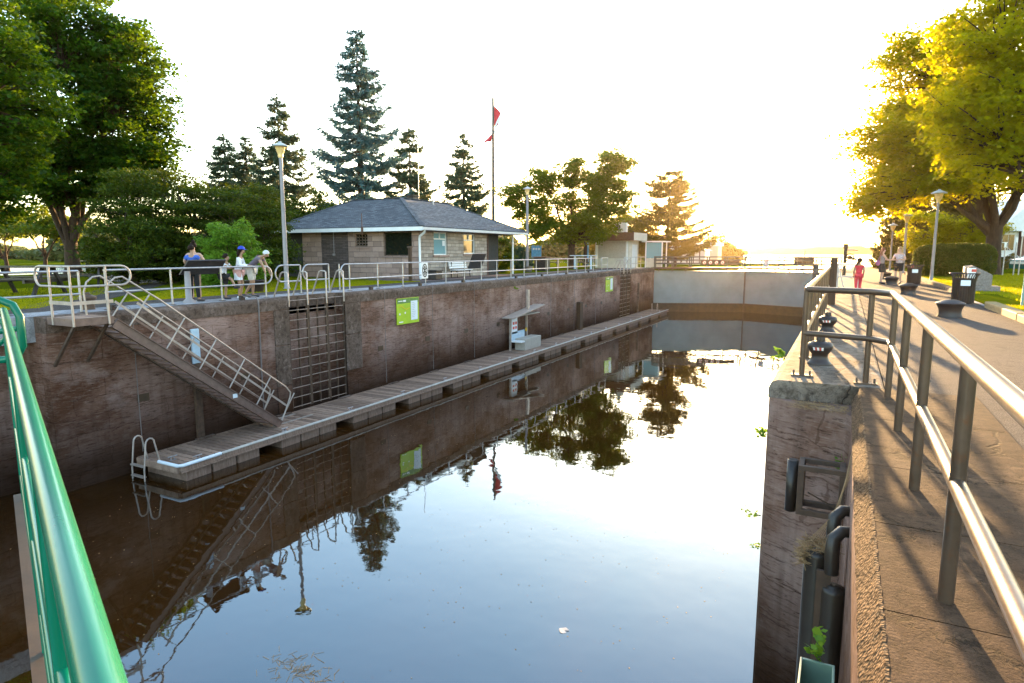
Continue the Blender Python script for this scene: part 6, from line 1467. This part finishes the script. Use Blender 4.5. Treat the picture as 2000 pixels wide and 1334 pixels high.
    if hat:
        g = MB(); vs3=[]; 
        for j in range(7):
            for k in range(nu):
                a = 1.45*j/6; b_ = 2*math.pi*k/nu; vs3.append(hc+up*.012+up*math.cos(a)*.125+(f2*math.cos(b_)*.122+rt*math.sin(b_)*.108)*math.sin(a))
        g.add(vs3,[(j*nu+k,j*nu+(k+1)%nu,(j+1)*nu+(k+1)%nu,(j+1)*nu+k) for j in range(6) for k in range(nu)],0,True)
        vs4=[]; 
        for k in range(9):
            b_ = -1.0+2.0*k/8; e1_=hc+up*.026+(f2*math.cos(b_)*.118+rt*math.sin(b_)*.106); vs4 += [e1_, e1_+f2*.085*math.cos(b_*.9)-up*.012]
        g.add(vs4,[(2*k,2*k+2,2*k+3,2*k+1) for k in range(8)],0,True); g.build('cap', M[hat], t)
    t.location = loc; t.rotation_euler = (0,0,head); t.scale = (scale,)*3; W[t.name] = Vector(loc)
    return t
# visitors on the far bank (they face the lock, +X, i.e. heading -90 deg)
FX = -math.pi/2
vis = 'visitors at the far railing'
person('woman in a pale peach sleeveless top and pale shorts behind the one in blue', (-18.05,13.1,0), R(60), 1.04,
  dict(elL=(-.27,-.02,1.16), wrL=(-.17,.12,1.02), elR=(.28,-.03,1.15), wrR=(.17,.10,1.0)), 'skin', 'hair_dark', [('tank','c_peach'),('shorts','c_cream',.45)], vis, 'bun')
person('dark haired visitor in blue top and black trousers reading the left tilted panel', (-17.62,12.72,0), R(28), .99,
  dict(elL=(-.26,.05,1.16), wrL=(-.10,.22,1.12), elR=(.26,.05,1.16), wrR=(.10,.22,1.12), toL=(-.15,.12,.03), anR=(.14,-.02,.085), toR=(.2,.12,.03)), 'skin_dark', 'hair_dark', [('tee','c_blue'),('trousers','c_black')], vis, 'short')
person('boy in white shirt and black shorts with one foot up on the railing', (-17.52,13.72,0), R(-62), .84,
  dict(base=(0,.08,1.36), chest=(0,.05,1.2), neck=(0,.12,1.44), chin=(0,.15,1.51), head=(0,.15,1.58), crown=(0,.14,1.64), shL=(-.16,.09,1.34), shR=(.16,.09,1.34), elL=(-.2,.28,1.18), wrL=(-.12,.44,1.24), elR=(.2,.28,1.16), wrR=(.12,.45,1.22), knR=(.14,.34,.78), anR=(.13,.46,.50), toR=(.13,.60,.47), face=(-.4,1,0)),
  'skin_dark', 'hair_dark', [('tee','c_white'),('shorts','c_black',.85)], vis, 'short', 1.1, None, 1.15)
person('girl in a blue cap, long white cardigan and pink shorts leaning on the railing', (-17.45,14.25,0), R(-55), .97,
  dict(base=(0,.06,1.37), neck=(0,.09,1.45), chin=(0,.125,1.51), head=(0,.135,1.575), crown=(0,.13,1.64), shL=(-.15,.06,1.35), shR=(.15,.06,1.35), elL=(-.22,.12,1.10), wrL=(-.10,.33,1.08), elR=(.22,.12,1.10), wrR=(.08,.34,1.10), knL=(-.12,.06,.48), face=(0,1,-.35)),
  'skin_dark', 'hair_dark', [('long','c_white'),('coat','c_white'),('shorts','c_pink',.55),('shoes','c_white')], vis, 'long', .95, 'c_cap')
person('old man with white hair in mauve shirt and pale shorts bending over the railing', (-17.55,14.8,0), R(-62), 1.03,
  dict(waist=(0,.06,1.05), chest=(0,.20,1.20), base=(0,.34,1.29), neck=(0,.41,1.33), chin=(0,.47,1.33), head=(0,.52,1.37), crown=(0,.54,1.43), shL=(-.17,.33,1.27), shR=(.17,.33,1.27), elL=(-.2,.44,1.02), wrL=(-.2,.52,.80), elR=(.22,.46,1.05), wrR=(.2,.52,.84), knR=(.1,.05,.48), anR=(.10,-.18,.12), toR=(.10,-.05,.03), face=(0,.9,-.5)),
  'skin_dark', 'hair_white', [('tee','c_mauve'),('shorts','c_cream',.9)], vis, 'short', 1.08)
# people on the right path
person('child in red top and trousers with a ponytail walking away', (.43,27.0,0), R(6), .73,
  dict(anL=(-.09,-.10,.09), toL=(-.09,.04,.03), knL=(-.10,.0,.48), knR=(.10,.10,.49), anR=(.09,.10,.085), toR=(.09,.24,.03)), 'skin_dark', 'hair_dark', [('tee','c_red'),('trousers','c_red')], None, 'pony', 1.22, None, 1.3)
person('woman with reddish hair in a grey top and black skirt reaching out on the path', (1.52,35.2,0), R(-80), .98,
  dict(elL=(-.2,.16,1.16), wrL=(-.12,.42,1.16), elR=(.2,.16,1.14), wrR=(.10,.44,1.15)), 'skin', 'hair_red', [('tank','c_grey'),('skirt','c_black',.85)], 'two women talking on the path', 'long', .95)
person('woman with blond hair in a floral shirt and dark shorts facing the camera', (2.22,35.6,0), R(165), 1.01,
  dict(elL=(-.26,.08,1.12), wrL=(-.08,.26,1.14), elR=(.26,.08,1.12), wrR=(.08,.26,1.10)), 'skin', 'hair_blond', [('tee','c_floral'),('shorts','c_black',.8)], 'two women talking on the path', 'long', 1.12)
t = thing('shoulder_bag', 'purple pink shoulder bag on the reddish haired woman', 'bag', (1.3,35.1,.85)); g = MB(); g.ball((1.33,35.1,.98),.12,12,8,0,(.8,.5,1.15)); g.build('pouch', M['c_purple'], t); MB().tube([V(1.3,35.1,1.05),V(1.42,35.15,1.36),V(1.5,35.2,1.38)],.012,5).build('strap', M['c_purple'], t)

# ================================================================ evening haze, tinted orange to stand in for lens glow round the sun
hz = MB().box(-2200,2200,-150,2300,-9.2,34)
ho = hz.build('haze', [], None, origin=(0,0,0)) if False else None
me = bpy.data.meshes.new('haze'); me.from_pydata([(x,y,z) for z in (-9.2,34) for x,y in ((-2200,-150),(2200,-150),(2200,2300),(-2200,2300))], [], [(3,2,1,0),(4,5,6,7),(0,1,5,4),(1,2,6,5),(2,3,7,6),(3,0,4,7)])
hm, nt, out = mat('haze_and_lens_glow'); pv = nt.nodes.new('ShaderNodeVolumePrincipled'); pv.inputs['Color'].default_value = (1,.78,.48,1); pv.inputs['Density'].default_value = .00007; pv.inputs['Anisotropy'].default_value = .90
nt.links.new(pv.outputs[0], out.inputs['Volume']); me.materials.append(hm)
ho = bpy.data.objects.new('haze', me); col.objects.link(ho); ho['kind'] = 'stuff'
